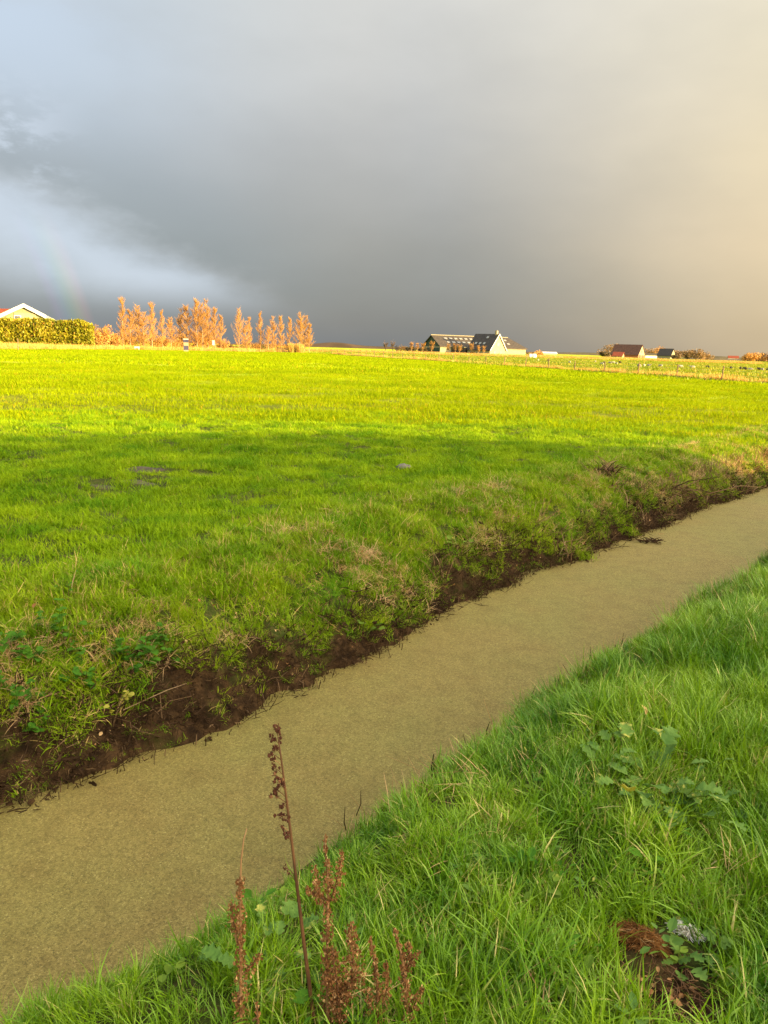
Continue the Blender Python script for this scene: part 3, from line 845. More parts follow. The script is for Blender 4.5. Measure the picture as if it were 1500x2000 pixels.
bush('shrub', 'rounded pale orange shrub at the right end of the hedge', 'shrub', 199, 146, 3.8, 4.0, 3500, .28, 'bush_orange')
bush('shrub', 'low spreading orange willow shrub at the left foot of the poplars', 'shrub', 224, 150, 4.0, 3.2, 2600, .5, 'poplar_twig', up=True)
for i, (px, w, h) in enumerate(((258, 6, 3.2), (288, 6, 3.6), (312, 4, 2.6), (342, 6, 3.4), (372, 7, 3.8), (404, 6, 3.6), (430, 5, 2.6))):
    bush('shrub', f'orange undergrowth shrub beneath the poplars, {ORD[i]} from the left', 'shrub', px, 156 + i * 3, w, h, 1500, .5, 'poplar_twig', 'shrubs beneath the poplars', up=True)
for i, (px, w, h) in enumerate(((452, 6, 1.7), (484, 6, 2.2), (512, 6, 2.2), (548, 7, 2.4), (574, 6, 2.4))):
    bush('shrub', f'low brown shrub beneath the right group of poplars, {ORD[i]} from the left', 'shrub', px, 182 + i * 2, w, h, 1300, .45, 'poplar_twig' if i % 2 else 'bush_brown', 'low shrubs beneath the right poplars', up=True)

# orchard trees before the farm
def small_tree_mesh(seed):
    g = random.Random(seed); tr = MB(); cr = MB()
    tr.tube([(0, 0, -.2), (.03, 0, 1.0), (0, .05, 2.0), (.05, 0, 3.4)], [.13, .11, .08, .03], 6)
    for i in range(22):
        t = g.uniform(1.4, 3.2); az = g.uniform(0, 6.3); L = g.uniform(.6, 1.2)
        p = np.array([0, 0, t]); q = p + np.array([cos(az) * .7, sin(az) * .7, .75]) * L; tr.tube([p, q], [.035, .012], 3)
        for k in range(22):
            s0 = p + (q - p) * g.uniform(.3, 1.1) + np.array([g.gauss(0, .13), g.gauss(0, .13), g.gauss(0, .13)]); a2 = g.uniform(0, 6.3)
            e = np.array([cos(a2), sin(a2), g.uniform(-.2, .9)]) * g.uniform(.15, .35)
            cr.ribbon([s0, s0 + e * .5, s0 + e], [.05, .12, .03], (-sin(a2), cos(a2), .3))
    return tr.mesh('trunk', 'poplar_bark'), cr.mesh('crown', 'poplar_twig')
ST = [small_tree_mesh(300 + i) for i in range(3)]
for i, (px, s) in enumerate(((804, 1.05), (815, 1.0), (826, 1.0), (843, 1.15), (875, 1.0), (889, 1.0), (898, .95), (921, 1.1), (934, .9), (945, .9))):
    Y = 272 + (i % 3) * 2; x = far_x(px, Y)
    r = thing('orchard_tree', f'small orange leaved tree before the farm, {ORD[i]} from the left in the row', 'tree', (x, Y, float(gz(x, Y))), i * 1.3, 'young trees before the farm')
    r.scale = (s, s, s); link('trunk', ST[i % 3][0], r); link('crown', ST[i % 3][1], r)
for i, px in enumerate((799, 808, 820, 831, 841)):
    bush('shrub', f'dark clipped shrub behind the farm orchard trees, {ORD[i]} from the left', 'shrub', px, 280, 2.4, 2.6, 420, .45, 'bush_dark', 'dark shrubs left of the barn')
bush('shrub', 'dark low shrub in front of the farmhouse roof', 'shrub', 925, 262, 2.6, 1.8, 420, .4, 'bush_dark')
bush('shrub', 'tiny dark shrub left of the low shrub before the farmhouse', 'shrub', 912, 258, 1.2, .9, 160, .3, 'bush_dark')
bush('shrub', 'orange shrub at the right end of the farm buildings', 'shrub', 1052, 300, 4, 2.6, 500, .5, 'bush_orange')
bush('shrub', 'brown shrub against the right end of the long barn', 'shrub', 1036, 305, 4.5, 2.4, 500, .5, 'bush_brown')
def bare_tree(px, Y, H, label, seed):
    g = random.Random(seed); tr = MB(); cr = MB(); x = far_x(px, Y)
    r = thing('bare_tree', label, 'tree', (x, Y, float(gz(x, Y)) - .1), 0)
    tr.tube([(0, 0, 0), (.05, 0, H * .3), (0, .1, H * .6)], [.16, .12, .06], 6)
    for i in range(40):
        p = np.array([0, 0, H * g.uniform(.22, .6)]); az = g.uniform(0, 6.3); L = H * g.uniform(.2, .45)
        q = p + np.array([cos(az) * .55, sin(az) * .55, .8]) * L; cr.tube([p, (p + q) / 2 + np.array([0, 0, -.05 * L]), q], [.05, .035, .015], 3)
        for k in range(12):
            s0 = p + (q - p) * g.uniform(.4, 1); a2 = g.uniform(0, 6.3); e = np.array([cos(a2) * .6, sin(a2) * .6, .7]) * g.uniform(.3, .9)
            cr.ribbon([s0, s0 + e], [.05, .02], (-sin(a2), cos(a2), 0))
    tr.build('trunk', 'bare_twig', r); cr.build('crown', 'bare_twig', r)
bare_tree(753, 330, 5.2, 'bare grey tree left of the farm, leftmost of the pair', 11)
bare_tree(767, 330, 5.4, 'bare grey tree left of the farm, right one of the pair', 12)
for i, px in enumerate((775, 783, 789)):
    bush('shrub', f'reddish bare shrub left of the farm orchard, {ORD[i]} from the left', 'shrub', px, 318, 2.6, 3.2, 380, .5, 'bush_orange' if i else 'bare_twig', 'reddish shrubs left of the farm', up=True)
# bushes round the far cottages
for i, (px, Y, w, h, mt, lab) in enumerate((
        (1190, 540, 18, 8.0, 'bush_brown', 'brown rounded tree clump left of the brown roofed cottage'),
        (1212, 560, 14, 8.6, 'bush_brown', 'brown tree crown rising behind the brown roofed cottage'),
        (1183, 500, 8, 3.4, 'bush_dark', 'dark low shrub left of the red roofed shed'),
        (1266, 560, 12, 6.4, 'bush_brown', 'brown shrub just right of the pale cottage gable'),
        (1282, 570, 13, 8.8, 'bush_orange', 'tallest brown tree clump between the two cottages'),
        (1296, 575, 12, 7.6, 'bush_brown', 'brown tree clump behind the slate roofed cottage'),
        (1326, 560, 13, 5.6, 'bush_brown', 'brown shrub right of the slate roofed cottage'),
        (1344, 560, 12, 6.4, 'bush_brown', 'rounded brown shrub left of the highest in the right hand clump'),
        (1361, 560, 14, 7.6, 'bush_brown', 'highest rounded shrub of the clump right of the cottages'),
        (1380, 565, 14, 5.4, 'bush_brown', 'low brown shrub at the right end of the cottage clump'),
        (1318, 505, 5, 2.4, 'bush_dark', 'small dark shrub at the foot of the cream cottage gable'),
        (1462, 470, 10, 5.0, 'bush_orange', 'orange brown shrub at the left of the clump at the right edge'),
        (1480, 470, 12, 5.8, 'bush_orange', 'tall orange brown shrub in the clump at the right edge'),
        (1502, 470, 12, 5.4, 'bush_brown', 'brown shrub cut by the right edge of the picture'))):
    bush('shrub', lab, 'shrub', px, Y, w, h, 1100, .9, mt, None, 400 + i)

# ------------------------------------------------------------------ things at the far edge of the field
def on_ground(px, Y): x = far_x(px, Y); return (x, Y, float(gz(x, Y)))
r = thing('information_post', 'narrow dark blue and white information post at the field edge by the poplars', 'sign', on_ground(363, 139), radians(12))
MB().box((0, 0, 1.1), (.8, .18, 2.2)).build('post', 'cream_paint', r)
MB().box((0, -.10, 2.0), (.9, .06, .62)).build('top_panel', 'sign_blue', r)
MB().box((0, -.10, .75), (.9, .06, .70)).build('lower_panel', 'sign_blue', r)
MB().box((0, 0, 2.26), (.98, .28, .10)).build('cap', 'white_paint', r)
r = thing('marker_sign', 'small white marker post among the poplar trunks', 'sign', on_ground(417, 165), 0)
MB().box((0, 0, .8), (.10, .10, 1.8)).build('post', 'post_wood', r); MB().box((0, -.07, 1.75), (.5, .04, 1.0)).build('panel', 'white_paint', r)
r = thing('water_trough', 'low white trough in the dry grass below the left poplars', 'trough', on_ground(267, 143), radians(5)); r.scale = (.7, .7, .6)
MB().box((0, 0, .75), (1.2, .6, .10)).box((-.5, 0, .35), (.12, .5, .7)).box((.5, 0, .35), (.12, .5, .7)).build('stand', 'white_paint', r)
MB().box((0, -.27, 1.0), (1.2, .06, .4)).box((0, .27, 1.0), (1.2, .06, .4)).box((-.57, 0, 1.0), (.06, .48, .4)).box((.57, 0, 1.0), (.06, .48, .4)).build('basin', 'white_paint', r)
r = thing('fence_post', 'single dark post in the dry grass before the hedge', 'post', on_ground(34, 103), 0)
MB().tube([(0, 0, -.2), (.02, 0, 1.5)], [.07, .06], 7).build('shaft', 'post_wood', r); MB().tube([(.02, 0, 1.5), (.02, 0, 1.56)], [.075, .04], 7).build('post_top', 'post_wood', r)
# field gate and the brushwood bundles beside it
r = thing('field_gate', 'low brown wooden gate standing at the far corner of the field', 'gate', on_ground(556, 176), radians(8))
for xx in (-1.7, 1.7): MB().box((xx, 0, .55), (.16, .16, 1.3)).build('gate_post', 'post_wood', r)
for zz in (.35, .65, .95): MB().box((0, 0, zz), (3.24, .06, .12)).build('rail', 'post_wood', r)
dg = MB(); dg.tube([(-1.6, -.06, .3), (1.6, -.06, 1.0)], .05, 4); dg.build('brace', 'post_wood', r)
for i, (px, w) in enumerate(((570, 1.7), (585, 1.9))):
    r = thing('reed_sheaf', ('left' if i == 0 else 'right') + ' one of two upright pale reed sheaves by the gate', 'reed sheaf', on_ground(px, 174), 0, 'reed sheaves by the gate')
    V, F, T = blades(700, w / 2, (1.6, 2.4), .06, (.0, .15), .15, 3, 60 + i)
    link('stalks', npmesh('stalks', V, F, 'reed', T), r)
    MB().tube([(w * .42 * cos(t), w * .42 * sin(t), 1.2) for t in np.linspace(0, 2 * pi, 13)], .04, 4).build('binding', 'straw', r)
# the fence along the right
FA, FB = np.array([-12.0, 166.0]), np.array([26.4, 52.0])
FC = FB + (FB - FA) / np.linalg.norm(FB - FA) * 34
fence = thing('wire_fence', 'wire fence on thin wooden posts between field and sheep meadow', 'fence', (0, 0, 0))
flen = np.linalg.norm(FC - FA); npst = int(flen / 4.9)
post_me = MB().tube([(0, 0, -.3), (.01, 0, .6), (0, .01, 1.08)], [.055, .05, .045], 6).mesh('post', 'post_wood')
tops = []
for i in range(npst + 1):
    q = FA + (FC - FA) * i / npst; z = float(gz(q[0], q[1]))
    o = link('post', post_me, fence); o.location = (q[0], q[1], z); o.rotation_euler = (random.uniform(-.06, .06), random.uniform(-.06, .06), random.uniform(0, 6))
    o.scale = (1, 1, random.uniform(.9, 1.1)); tops.append((q[0], q[1], z))
for hz_ in (.45, .75, 1.0):
    MB().tube([(a, b, c + hz_) for a, b, c in tops], .006, 3).build('wire', 'wire', fence)

# sheep
def sheep_mesh(graze, seed):
    g = random.Random(seed); bm_ = MB()
    prof = [(-.52, .10, .62), (-.45, .20, .60), (-.25, .26, .58), (0, .28, .57), (.25, .25, .58), (.40, .18, .62), (.47, .13, .66)]
    head = [(.55, .10, .72), (.66, .095, .80), (.76, .08, .78), (.86, .045, .72)] if not graze else [(.56, .11, .56), (.66, .09, .38), (.74, .08, .22), (.80, .045, .08)]
    n = 10; vs = []; fs = []; ring = prof + head
    for (x, r_, z) in ring:
        for k in range(n):
            th_ = 2 * pi * k / n; q = 1 + .06 * g.uniform(-1, 1)
            vs.append((x, r_ * q * cos(th_), z + r_ * q * 1.05 * sin(th_)))
    for i in range(len(ring) - 1):
        for k in range(n):
            k2 = (k + 1) % n; fs.append((i * n + k, i * n + k2, (i + 1) * n + k2, (i + 1) * n + k))
    fs.append(tuple(range(n))[::-1]); fs.append(tuple((len(ring) - 1) * n + k for k in range(n)))
    bm_.add(vs, fs, .5)
    hx_, hz2 = (.70, .80) if not graze else (.66, .44)
    for sy in (-1, 1):
        bm_.add([(hx_, sy * .07, hz2), (hx_ - .06, sy * .07, hz2 + .04), (hx_ - .05, sy * .19, hz2 + .02)], [(0, 1, 2)], .5)
        for lx in (-.36, .30):
            bm_.tube([(lx, sy * .13, .50), (lx + (.03 if lx > 0 else -.05), sy * .13, .27), (lx, sy * .13, 0)], [.075, .045, .035], 6, .5)
    bm_.tube([(-.5, 0, .66), (-.58, 0, .5)], [.05, .03], 5, .5)
    return bm_
SHM = {(gz_, w): sheep_mesh(gz_, 5 + gz_).mesh('body', w, True) for gz_ in (0, 1) for w in ('wool', 'wool_dark')}
# photo column, row of the feet, dark?
SP = [(1052, 706, 0), (1071, 707, 1), (1114, 711, 0), (1164, 709, 0), (1177, 714, 0), (1181, 711, 1), (1193, 712, 0), (1199, 711, 0), (1206, 713, 0), (1212, 711, 1), (1250, 717, 0), (1260, 717, 0),
      (1269, 717, 0), (1292, 718, 0), (1331, 719, 0), (1355, 720, 0), (1384, 720, 1), (1430, 722, 1), (1449, 723, 1), (1457, 724, 1), (1468, 725, 0), (1485, 724, 1), (1492, 725, 0), (1502, 725, 1)]
nw = nd = 0
for i, (px, py, dk) in enumerate(SP):
    hz = 680 + .029 * (px - 750); Y = F_PX * EYE / (py - hz) * .97
    x = far_x(px, Y); z = float(gz(x, Y))
    if dk: nd += 1; lab = f'dark sheep resting in the far meadow, {ORD[nd - 1]} dark one from the left'
    else: nw += 1; lab = f'white sheep grazing in the far meadow, {ORD[nw - 1]} white one from the left'
    o = link('sheep', SHM[(i % 3 != 0) * 1, 'wool_dark' if dk else 'wool'])
    tag(o, lab, 'sheep', 'sheep grazing in the far meadow')
    k_ = .64 if dk else .60; o.scale = (k_, k_, k_)
    o.location = (x, Y, z - (.0)); o.rotation_euler = (0, 0, -1.2 + random.uniform(-.9, .9) + (pi if i % 2 else 0))
for i, (px, w) in enumerate(((1038, 1.3), (1043, 1.5))):
    o = thing('hay_bale', ('left' if i == 0 else 'right') + ' one of two white wrapped bales at the far end of the farm meadow', 'bale', on_ground(px, 205), radians(30 * i), 'white bales beside the farm meadow')
    m = MB(); m.tube([(-.55, 0, .6), (-.5, 0, .6), (.5, 0, .6), (.55, 0, .6)], [.5, .6, .6, .5], 14); m.build('wrapped_body', 'white_paint', o)
    MB().tube([(-.56, 0, .6), (-.60, 0, .6)], [.3, .22], 10).build('wrap_end', 'white_paint', o)

# ------------------------------------------------------------------ near things: positions first, so that the grass leaves room
P_THATCH = ground_pt(1250, 1838); P_FEATH = ground_pt(1338, 1822); P_MUD = ground_pt(1300, 1955); P_HOG = ground_pt(1280, 1575)
CLEAR += [(P_MUD[0], P_MUD[1], .165, .14), (P_THATCH[0], P_THATCH[1] - .015, .085, .07), (P_FEATH[0], P_FEATH[1] - .01, .05, .05)]
FM = [(280, 917, .36, .11), (270, 945, .34, .08), (405, 932, .15, .05), (200, 952, .2, .04)]
for px, py, a_, b_ in FM:
    q = ground_pt(px, py); CLEAR.append((q[0], q[1], a_ * .9, b_ * 1.8))
def cleared(x, y, grow=1.0):
    m = np.zeros(len(x), bool)
    for cx, cy, ra, rb in CLEAR:
        m |= ((x - cx) / (ra * grow)) ** 2 + ((y - cy) / (rb * grow)) ** 2 < .75 + .6 * vn(x * 9, y * 9, 77)
    return m

# ------------------------------------------------------------------ grass
def rand_uv(n, u0, u1, v0, v1):
    return RNG.uniform(u0, u1, n), RNG.uniform(v0, v1, n)
def rots(n, tilt, x=None, y=None):
    """random spin; tilt follows a slow field so that tufts lie over together"""
    rx = RNG.normal(0, tilt, n); ry = RNG.normal(0, tilt, n)
    if x is not None:
        rx += (vn(x * 1.7, y * 1.7, 61) - .5) * tilt * 3; ry += (vn(x * 1.7 + 9, y * 1.7, 62) - .5) * tilt * 3
    return np.stack([rx, ry, RNG.uniform(0, 2 * pi, n)], -1)

# near bank
src_near = []
for i in range(6):
    hh = (.10, .16, .21, .25, .13, .18)[i]
    src_near.append(tuft('grass_tuft', 'near_grass', [blades(46, .075, (.05, hh), .0050, (.02, .50), .50, 4, 500 + i), blades(14, .05, (.09, hh * 1.2), .0072, (.1, .7), .85, 4, 540 + i),
                                                      blades(22, .085, (.03, .07), .0050, (.2, 1.0), .5, 3, 560 + i)]))
n = 40000
u, v = rand_uv(n, -.8, 16, -6.5, 2.15)
x, y = to_xy(u, v); d = np.hypot(x, y)
keep = in_view(x, y, .5, .5) & (d < 14) & ~cleared(x, y)
keep &= RNG.random(n) < np.clip(1.6 - d / 9, .35, 1)
# thin out down the slope to the water
keep &= RNG.random(n) > sst(v - near_edge(u), .50, .80)
x, y, u, v, d = x[keep], y[keep], u[keep], v[keep], d[keep]; n = len(x)
lush = vn(u * 1.6, v * 1.6, 63) * .6 + vn(u * 4.5, v * 4.5, 64) * .4
pick = np.clip((lush * 6.5 - .6 + RNG.normal(0, .9, n)).astype(int), 0, 5)
order = np.array([0, 4, 1, 5, 2, 3])
s = (.62 + .6 * lush) * RNG.uniform(.75, 1.2, n) * (1 + .02 * d)
edge = sst(v - near_edge(u), -.35, .1)
s *= (1 - .22 * edge) * np.where(u < 1.6, .86, 1)
rr = rots(n, .16, x, y)
rr[:, 0] += (vn(x * 5, y * 5, 71) - .5) * .9; rr[:, 1] += (vn(x * 5 + 7, y * 5, 72) - .5) * .9
scatter('bank_grass_near', np.stack([x, y, height(u, v)], -1), rr, np.stack([s, s, s], -1), order[pick], src_near,
        'long rough green grass on the near bank at the viewer\'s feet', 'grass')
N_NEAR = n

# field behind the ditch: three rings of patches that coarsen with distance
src_f1 = [tuft('grass_patch', 'field_grass', [blades(90, .20, (.03, .10 + .02 * (i % 3)), .0064, (.1, .8), .6, 3, 600 + i), blades(45, .06, (.05, .13), .0064, (.1, .7), .6, 3, 610 + i)]) for i in range(5)]
n = 40000
u, v = rand_uv(n, -6, 30, 4.3, 22)
x, y = to_xy(u, v); d = np.hypot(x, y)
keep = in_view(x, y, 1.0) & (d < 20) & ~cleared(x, y) & (v - far_edge(u) > .55 + .3 * vn(u * 2, v * 2, 65))
keep &= RNG.random(n) < np.clip(1.4 - d / 22, .4, 1)
x, y, u, v, d = x[keep], y[keep], u[keep], v[keep], d[keep]; n = len(x)
lush = vn(u * 1.2, v * 1.2, 66) * .4 + vn(u * 3.6, v * 3.6, 67) * .6
s = (.32 + .92 * lush) * RNG.uniform(.8, 1.2, n)
scatter('field_grass', np.stack([x, y, height(u, v)], -1), rots(n, .12, x, y), np.stack([s + .2, s + .2, s], -1), RNG.integers(0, 5, n), src_f1,
        'short grazed green grass over the near half of the field', 'grass')
src_f2 = [tuft('grass_patch', 'field_grass_far', [blades(190, .7, (.05, .15), .014, (.1, .8), .5, 2, 620 + i)]) for i in range(4)]
n = 16000
u, v = rand_uv(n, -22, 62, 5, 60); x, y = to_xy(u, v); d = np.hypot(x, y)
keep = in_view(x, y, 2.0) & (d > 17) & (d < 56) & ~cleared(x, y)
x, y, u, v = x[keep], y[keep], u[keep], v[keep]; n = len(x)
lush = vn(u * .5, v * .9, 68) * .5 + vn(u * 1.6, v * 1.6, 69) * .5
s = .45 + 1.15 * lush
scatter('field_grass_middle', np.stack([x, y, height(u, v)], -1), rots(n, .06), np.stack([s, s, s], -1), RNG.integers(0, 4, n), src_f2,
        'short sunlit grass across the middle of the field', 'grass')
src_f3 = [tuft('grass_patch', 'field_grass_far', [blades(260, 2.4, (.08, .20), .05, (.1, .8), .4, 2, 640 + i)]) for i in range(4)]
def inside_field(x, y):
    """this side of the far edge of the field"""
    E = np.array(FIELD_EDGE, float); ang = np.arctan2(x, y); ea = np.arctan2(E[:, 0], E[:, 1]); er = np.hypot(E[:, 0], E[:, 1])
    return np.hypot(x, y) < np.interp(ang, ea, er) - .8
yy_ = 45 + 150 * RNG.random(9000) ** .6; xx_ = RNG.uniform(-.62, .62, 9000) * yy_
keep = inside_field(xx_, yy_); x, y = xx_[keep], yy_[keep]; n = len(x); s = RNG.uniform(.7, 1.4, n)
scatter('field_grass_distant', np.stack([x, y, gz(x, y)], -1), rots(n, .02), np.stack([s, s, s], -1), RNG.integers(0, 4, n), src_f3,
        'smooth bright sunlit grass over the far part of the field', 'grass')
src_m = [tuft('grass_patch', 'meadow_grass', [blades(220, 4.5, (.10, .32), .09, (.1, .7), .4, 2, 660 + i)]) for i in range(4)]
yy_ = 50 + 420 * RNG.random(9000) ** .8; xx_ = RNG.uniform(-.2, .66, 9000) * yy_
keep = ~inside_field(xx_, yy_) & (xx_ > np.interp(yy_, [100, 181, 230, 900], [-60, -16, -14, -60])); x, y = xx_[keep], yy_[keep]; n = len(x); s = RNG.uniform(.6, 1.4, n)
scatter('meadow_grass', np.stack([x, y, gz(x, y)], -1), rots(n, .02), np.stack([s, s, s], -1), RNG.integers(0, 4, n), src_m,
        'yellow green grass of the sheep meadow beyond the fence', 'grass')
# dry reed grass: verge on the left, below the fence, and a belt before the farm
src_r = [tuft('reed_tuft', 'reed', [blades(90, .8, (.4, 1.3), .035, (.0, .4), .4, 3, 680 + i)]) for i in range(3)]
VP = np.array(VERGE); k = RNG.integers(0, len(VP) - 1, 1500); t = RNG.random(1500)[:, None]
base_ = VP[k] * (1 - t) + VP[k + 1] * t; dd = VP[k + 1] - VP[k]; nn = np.stack([-dd[:, 1], dd[:, 0]], -1); nn /= np.linalg.norm(nn, axis=1)[:, None]
q = base_ + nn * (RNG.random(1500)[:, None] ** 1.2 * 14); s = RNG.uniform(.5, .95, 1500)
scatter('verge_grass', np.stack([q[:, 0], q[:, 1], gz(q[:, 0], q[:, 1])], -1), rots(1500, .05), np.stack([s * 1.4, s * 1.4, s], -1), RNG.integers(0, 3, 1500), src_r,
        'dry straw yellow grass along the far left field edge', 'grass')
t = RNG.random(900)[:, None]; fn = np.array([(FC - FA)[1], -(FC - FA)[0]]) / flen
q = FA + (FC - FA) * t + fn * RNG.uniform(-.9, .2, (900, 1)); s = RNG.uniform(.18, .50, 900) * (.6 + .8 * vn(t[:, 0] * 60, t[:, 0] * 0, 88))
scatter('fence_grass', np.stack([q[:, 0], q[:, 1], gz(q[:, 0], q[:, 1])], -1), rots(900, .05), np.stack([s * 1.3, s * 1.3, s], -1), RNG.integers(0, 3, 900), src_r,
        'fringe of dry straw coloured grass under the wire fence', 'grass')
src_fd = [tuft('dark_tuft', 'bush_dark', [blades(60, .7, (.15, .42), .05, (.1, .9), .5, 2, 690 + i)]) for i in range(2)]  # dark tufts stand in for the shaded line at the fence foot
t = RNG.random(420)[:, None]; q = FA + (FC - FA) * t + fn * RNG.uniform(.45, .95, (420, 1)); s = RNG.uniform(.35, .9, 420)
scatter('fence_shade_tufts', np.stack([q[:, 0], q[:, 1], gz(q[:, 0], q[:, 1])], -1), rots(420, .05), np.stack([s, s, s * .8], -1), RNG.integers(0, 2, 420), src_fd,
        'thin line of dark tufts standing in for shade along the field side of the wire fence', 'plants')
yy_ = RNG.uniform(225, 262, 1500); xx_ = np.array([far_x(a, b) for a, b in zip(RNG.uniform(600, 1480, 1500), yy_)]); s = RNG.uniform(.45, 1.0, 1500)
scatter('reed_belt', np.stack([xx_, yy_, gz(xx_, yy_)], -1), rots(1500, .05), np.stack([s * 2.6, s * 2.6, s], -1), RNG.integers(0, 3, 1500), src_r,
        'belt of dry yellow reed grass across the meadow before the farm', 'grass')

# the far bank: green overhang, straw, roots and twigs
src_b = [tuft('bank_tuft', 'bank_grass', [blades(64, .08, (.04, .12 + .03 * (i % 3)), .0066, (.15, .9), .8, 4, 700 + i)]) for i in range(5)]
n = 24000
u, v = rand_uv(n, -2, 34, 3.9, 5.7); sf = v - far_edge(u); x, y = to_xy(u, v)
cov = vn(u * 2.2, v * 2.2, 81) * .6 + vn(u * 6, v * 6, 82) * .4
keep = in_view(x, y, .8) & (sf > mud_top(u) - .10 + .30 * (.5 - cov)) & (sf < 1.55 + .5 * (cov - .5))
keep &= RNG.random(n) < np.where(u < 14, .85, .75) * np.where(sf > 1.2, .6, 1)
x, y, u, v, sf, cov = x[keep], y[keep], u[keep], v[keep], sf[keep], cov[keep]; n = len(x)
rr = rots(n, .2, x, y)
# lean over towards the water: tilt about the ditch direction
lean = .55 * sst(sf, 1.3, .3)
rr[:, 2] = 0; spin = RNG.uniform(-.6, .6, n)
s = RNG.uniform(.6, 1.15, n) * (.7 + .5 * cov)
rot = np.stack([rr[:, 0] * .6 + lean * 0, rr[:, 1] * .6 + 0, RNG.uniform(0, 6.28, n)], -1)
# euler XYZ: tilt after spin needs Z first, so tilt through x,y in world axes
axis_x, axis_y = DU[0], DU[1]
rot[:, 0] += lean * axis_x * 1.0; rot[:, 1] += lean * axis_y * 1.0
scatter('bank_grass_far', np.stack([x, y, height(u, v)], -1), rot, np.stack([s, s, s], -1), RNG.integers(0, 5, n), src_b,
        'tussocky green and straw grass hanging over the far bank of the ditch', 'grass')
src_s = [tuft('straw_tuft', 'straw', [blades(60, .11, (.05, .18), .0045, (.6, 1.5), .6, 3, 720 + i)]) for i in range(4)]
n = 5200
u, v = rand_uv(n, -2, 30, 4.0, 5.5); sf = v - far_edge(u); x, y = to_xy(u, v)
st = vn(u * 1.5, v * 2.5, 83) * .55 + vn(u * 5, v * 5, 84) * .45
keep = in_view(x, y, .8) & (sf > mud_top(u) - .04) & (sf < 1.3) & (st > .58 - .10 * sst(u, 12, 18))
x, y, u, v = x[keep], y[keep], u[keep], v[keep]; n = len(x); s = RNG.uniform(.6, 1.1, n)
scatter('dry_bank_grass', np.stack([x, y, height(u, v) + .02], -1), rots(n, .3), np.stack([s, s, s], -1), RNG.integers(0, 4, n), src_s,
        'patches of dead straw coloured grass lying on the far bank', 'grass')

def clods(n, r, seed, material):
    g = random.Random(seed); m = MB()
    for i in range(n):
        q = g.uniform(*r); m.blob((g.uniform(-.1, .1), g.uniform(-.1, .1), q * .2), (q * g.uniform(.7, 1.4), q * g.uniform(.7, 1.4), q * g.uniform(.5, .9)), seed * 31 + i, 6, 4, None, .9)
    return bpy.data.objects.new('clods', m.mesh('clods', material))
def sticks(n, L, r, flat, seed, material):
    g = np.random.default_rng(seed); parts = []
    m = MB()
    for i in range(n):
        a = g.uniform(0, 6.28); e = g.uniform(*flat); l = g.uniform(*L); p = np.array([*g.uniform(-.12, .12, 2), g.uniform(-.01, .02)])
        dv = np.array([cos(a) * cos(e), sin(a) * cos(e), sin(e)]); mid = p + dv * l * .5 + g.normal(0, .06, 3) * l
        m.tube([p, mid, p + dv * l], [r * g.uniform(.6, 1.3), r, r * .5], 3, float(g.random()))
    o = bpy.data.objects.new('twigs', m.mesh('twigs', material)); return o
src_t = [sticks(16, (.03, .16), .0022, (-.2, 1.0), 740 + i, 'twig_dark') for i in range(4)] + [tuft('root_tuft', 'twig_dark', [blades(60, .09, (.03, .12), .004, (.3, 1.5), 1.1, 3, 730 + i)]) for i in range(2)] + [sticks(12, (.02, .09), .0045, (-.3, .6), 750 + i, 'twig_dark') for i in range(2)]
n = 20000
u, v = rand_uv(n, -2, 26, 3.6, 5.1); sf = v - far_edge(u); x, y = to_xy(u, v)
keep = in_view(x, y, .6) & (sf > -.03) & (sf < mud_top(u) + .12) & (RNG.random(n) < .55)
x, y, u, v = x[keep], y[keep], u[keep], v[keep]; n = len(x); s = RNG.uniform(.5, 1.3, n)
scatter('bank_twigs', np.stack([x, y, np.maximum(height(u, v), WATER_Z) + .004], -1), rots(n, .35), np.stack([s, s, s], -1), RNG.integers(0, 8, n), src_t,
        'dark roots, twigs and clods strewn over the bare mud of the far bank', 'twigs')
src_g2 = [tuft('small_tuft', 'bank_grass', [blades(24, .05, (.02, .08), .005, (.2, 1.2), .8, 3, 760 + i)]) for i in range(3)]
n = 6000
u, v = rand_uv(n, -2, 24, 3.6, 4.7); sf = v - far_edge(u); x, y = to_xy(u, v)
cv = .12 * sst(sf, .2, .05) + vn(u * 3, v * 6, 90) * .6 + vn(u * 9, v * 9, 91) * .4
keep = in_view(x, y, .6) & (sf > 0.0) & (sf < mud_top(u) + .05) & (cv > .50)
x, y, u, v = x[keep], y[keep], u[keep], v[keep]; n = len(x); s = RNG.uniform(.5, 1.2, n)
scatter('mud_plants', np.stack([x, y, height(u, v)], -1), rots(n, .3), np.stack([s, s, s], -1), RNG.integers(0, 3, n), src_g2,
        'small green sprouts on the wet mud along the far water line', 'plants')
src_c = [clods(14, (.003, .009), 800 + i, 'mud') for i in range(4)]
n = 2400
u, v = rand_uv(n, -2, 20, 3.6, 4.9); sf = v - far_edge(u); x, y = to_xy(u, v)
keep = in_view(x, y, .6) & (sf > .03) & (sf < mud_top(u) + .10); x, y, u, v = x[keep], y[keep], u[keep], v[keep]; n = len(x); s = RNG.uniform(.5, 1.7, n)
scatter('mud_clods', np.stack([x, y, np.maximum(height(u, v), WATER_Z)], -1), rots(n, .4), np.stack([s * 1.5, s * 1.2, s * .8], -1), RNG.integers(0, 4, n), src_c,
        'crumbled lumps of wet soil on the cut face of the far bank', 'soil')
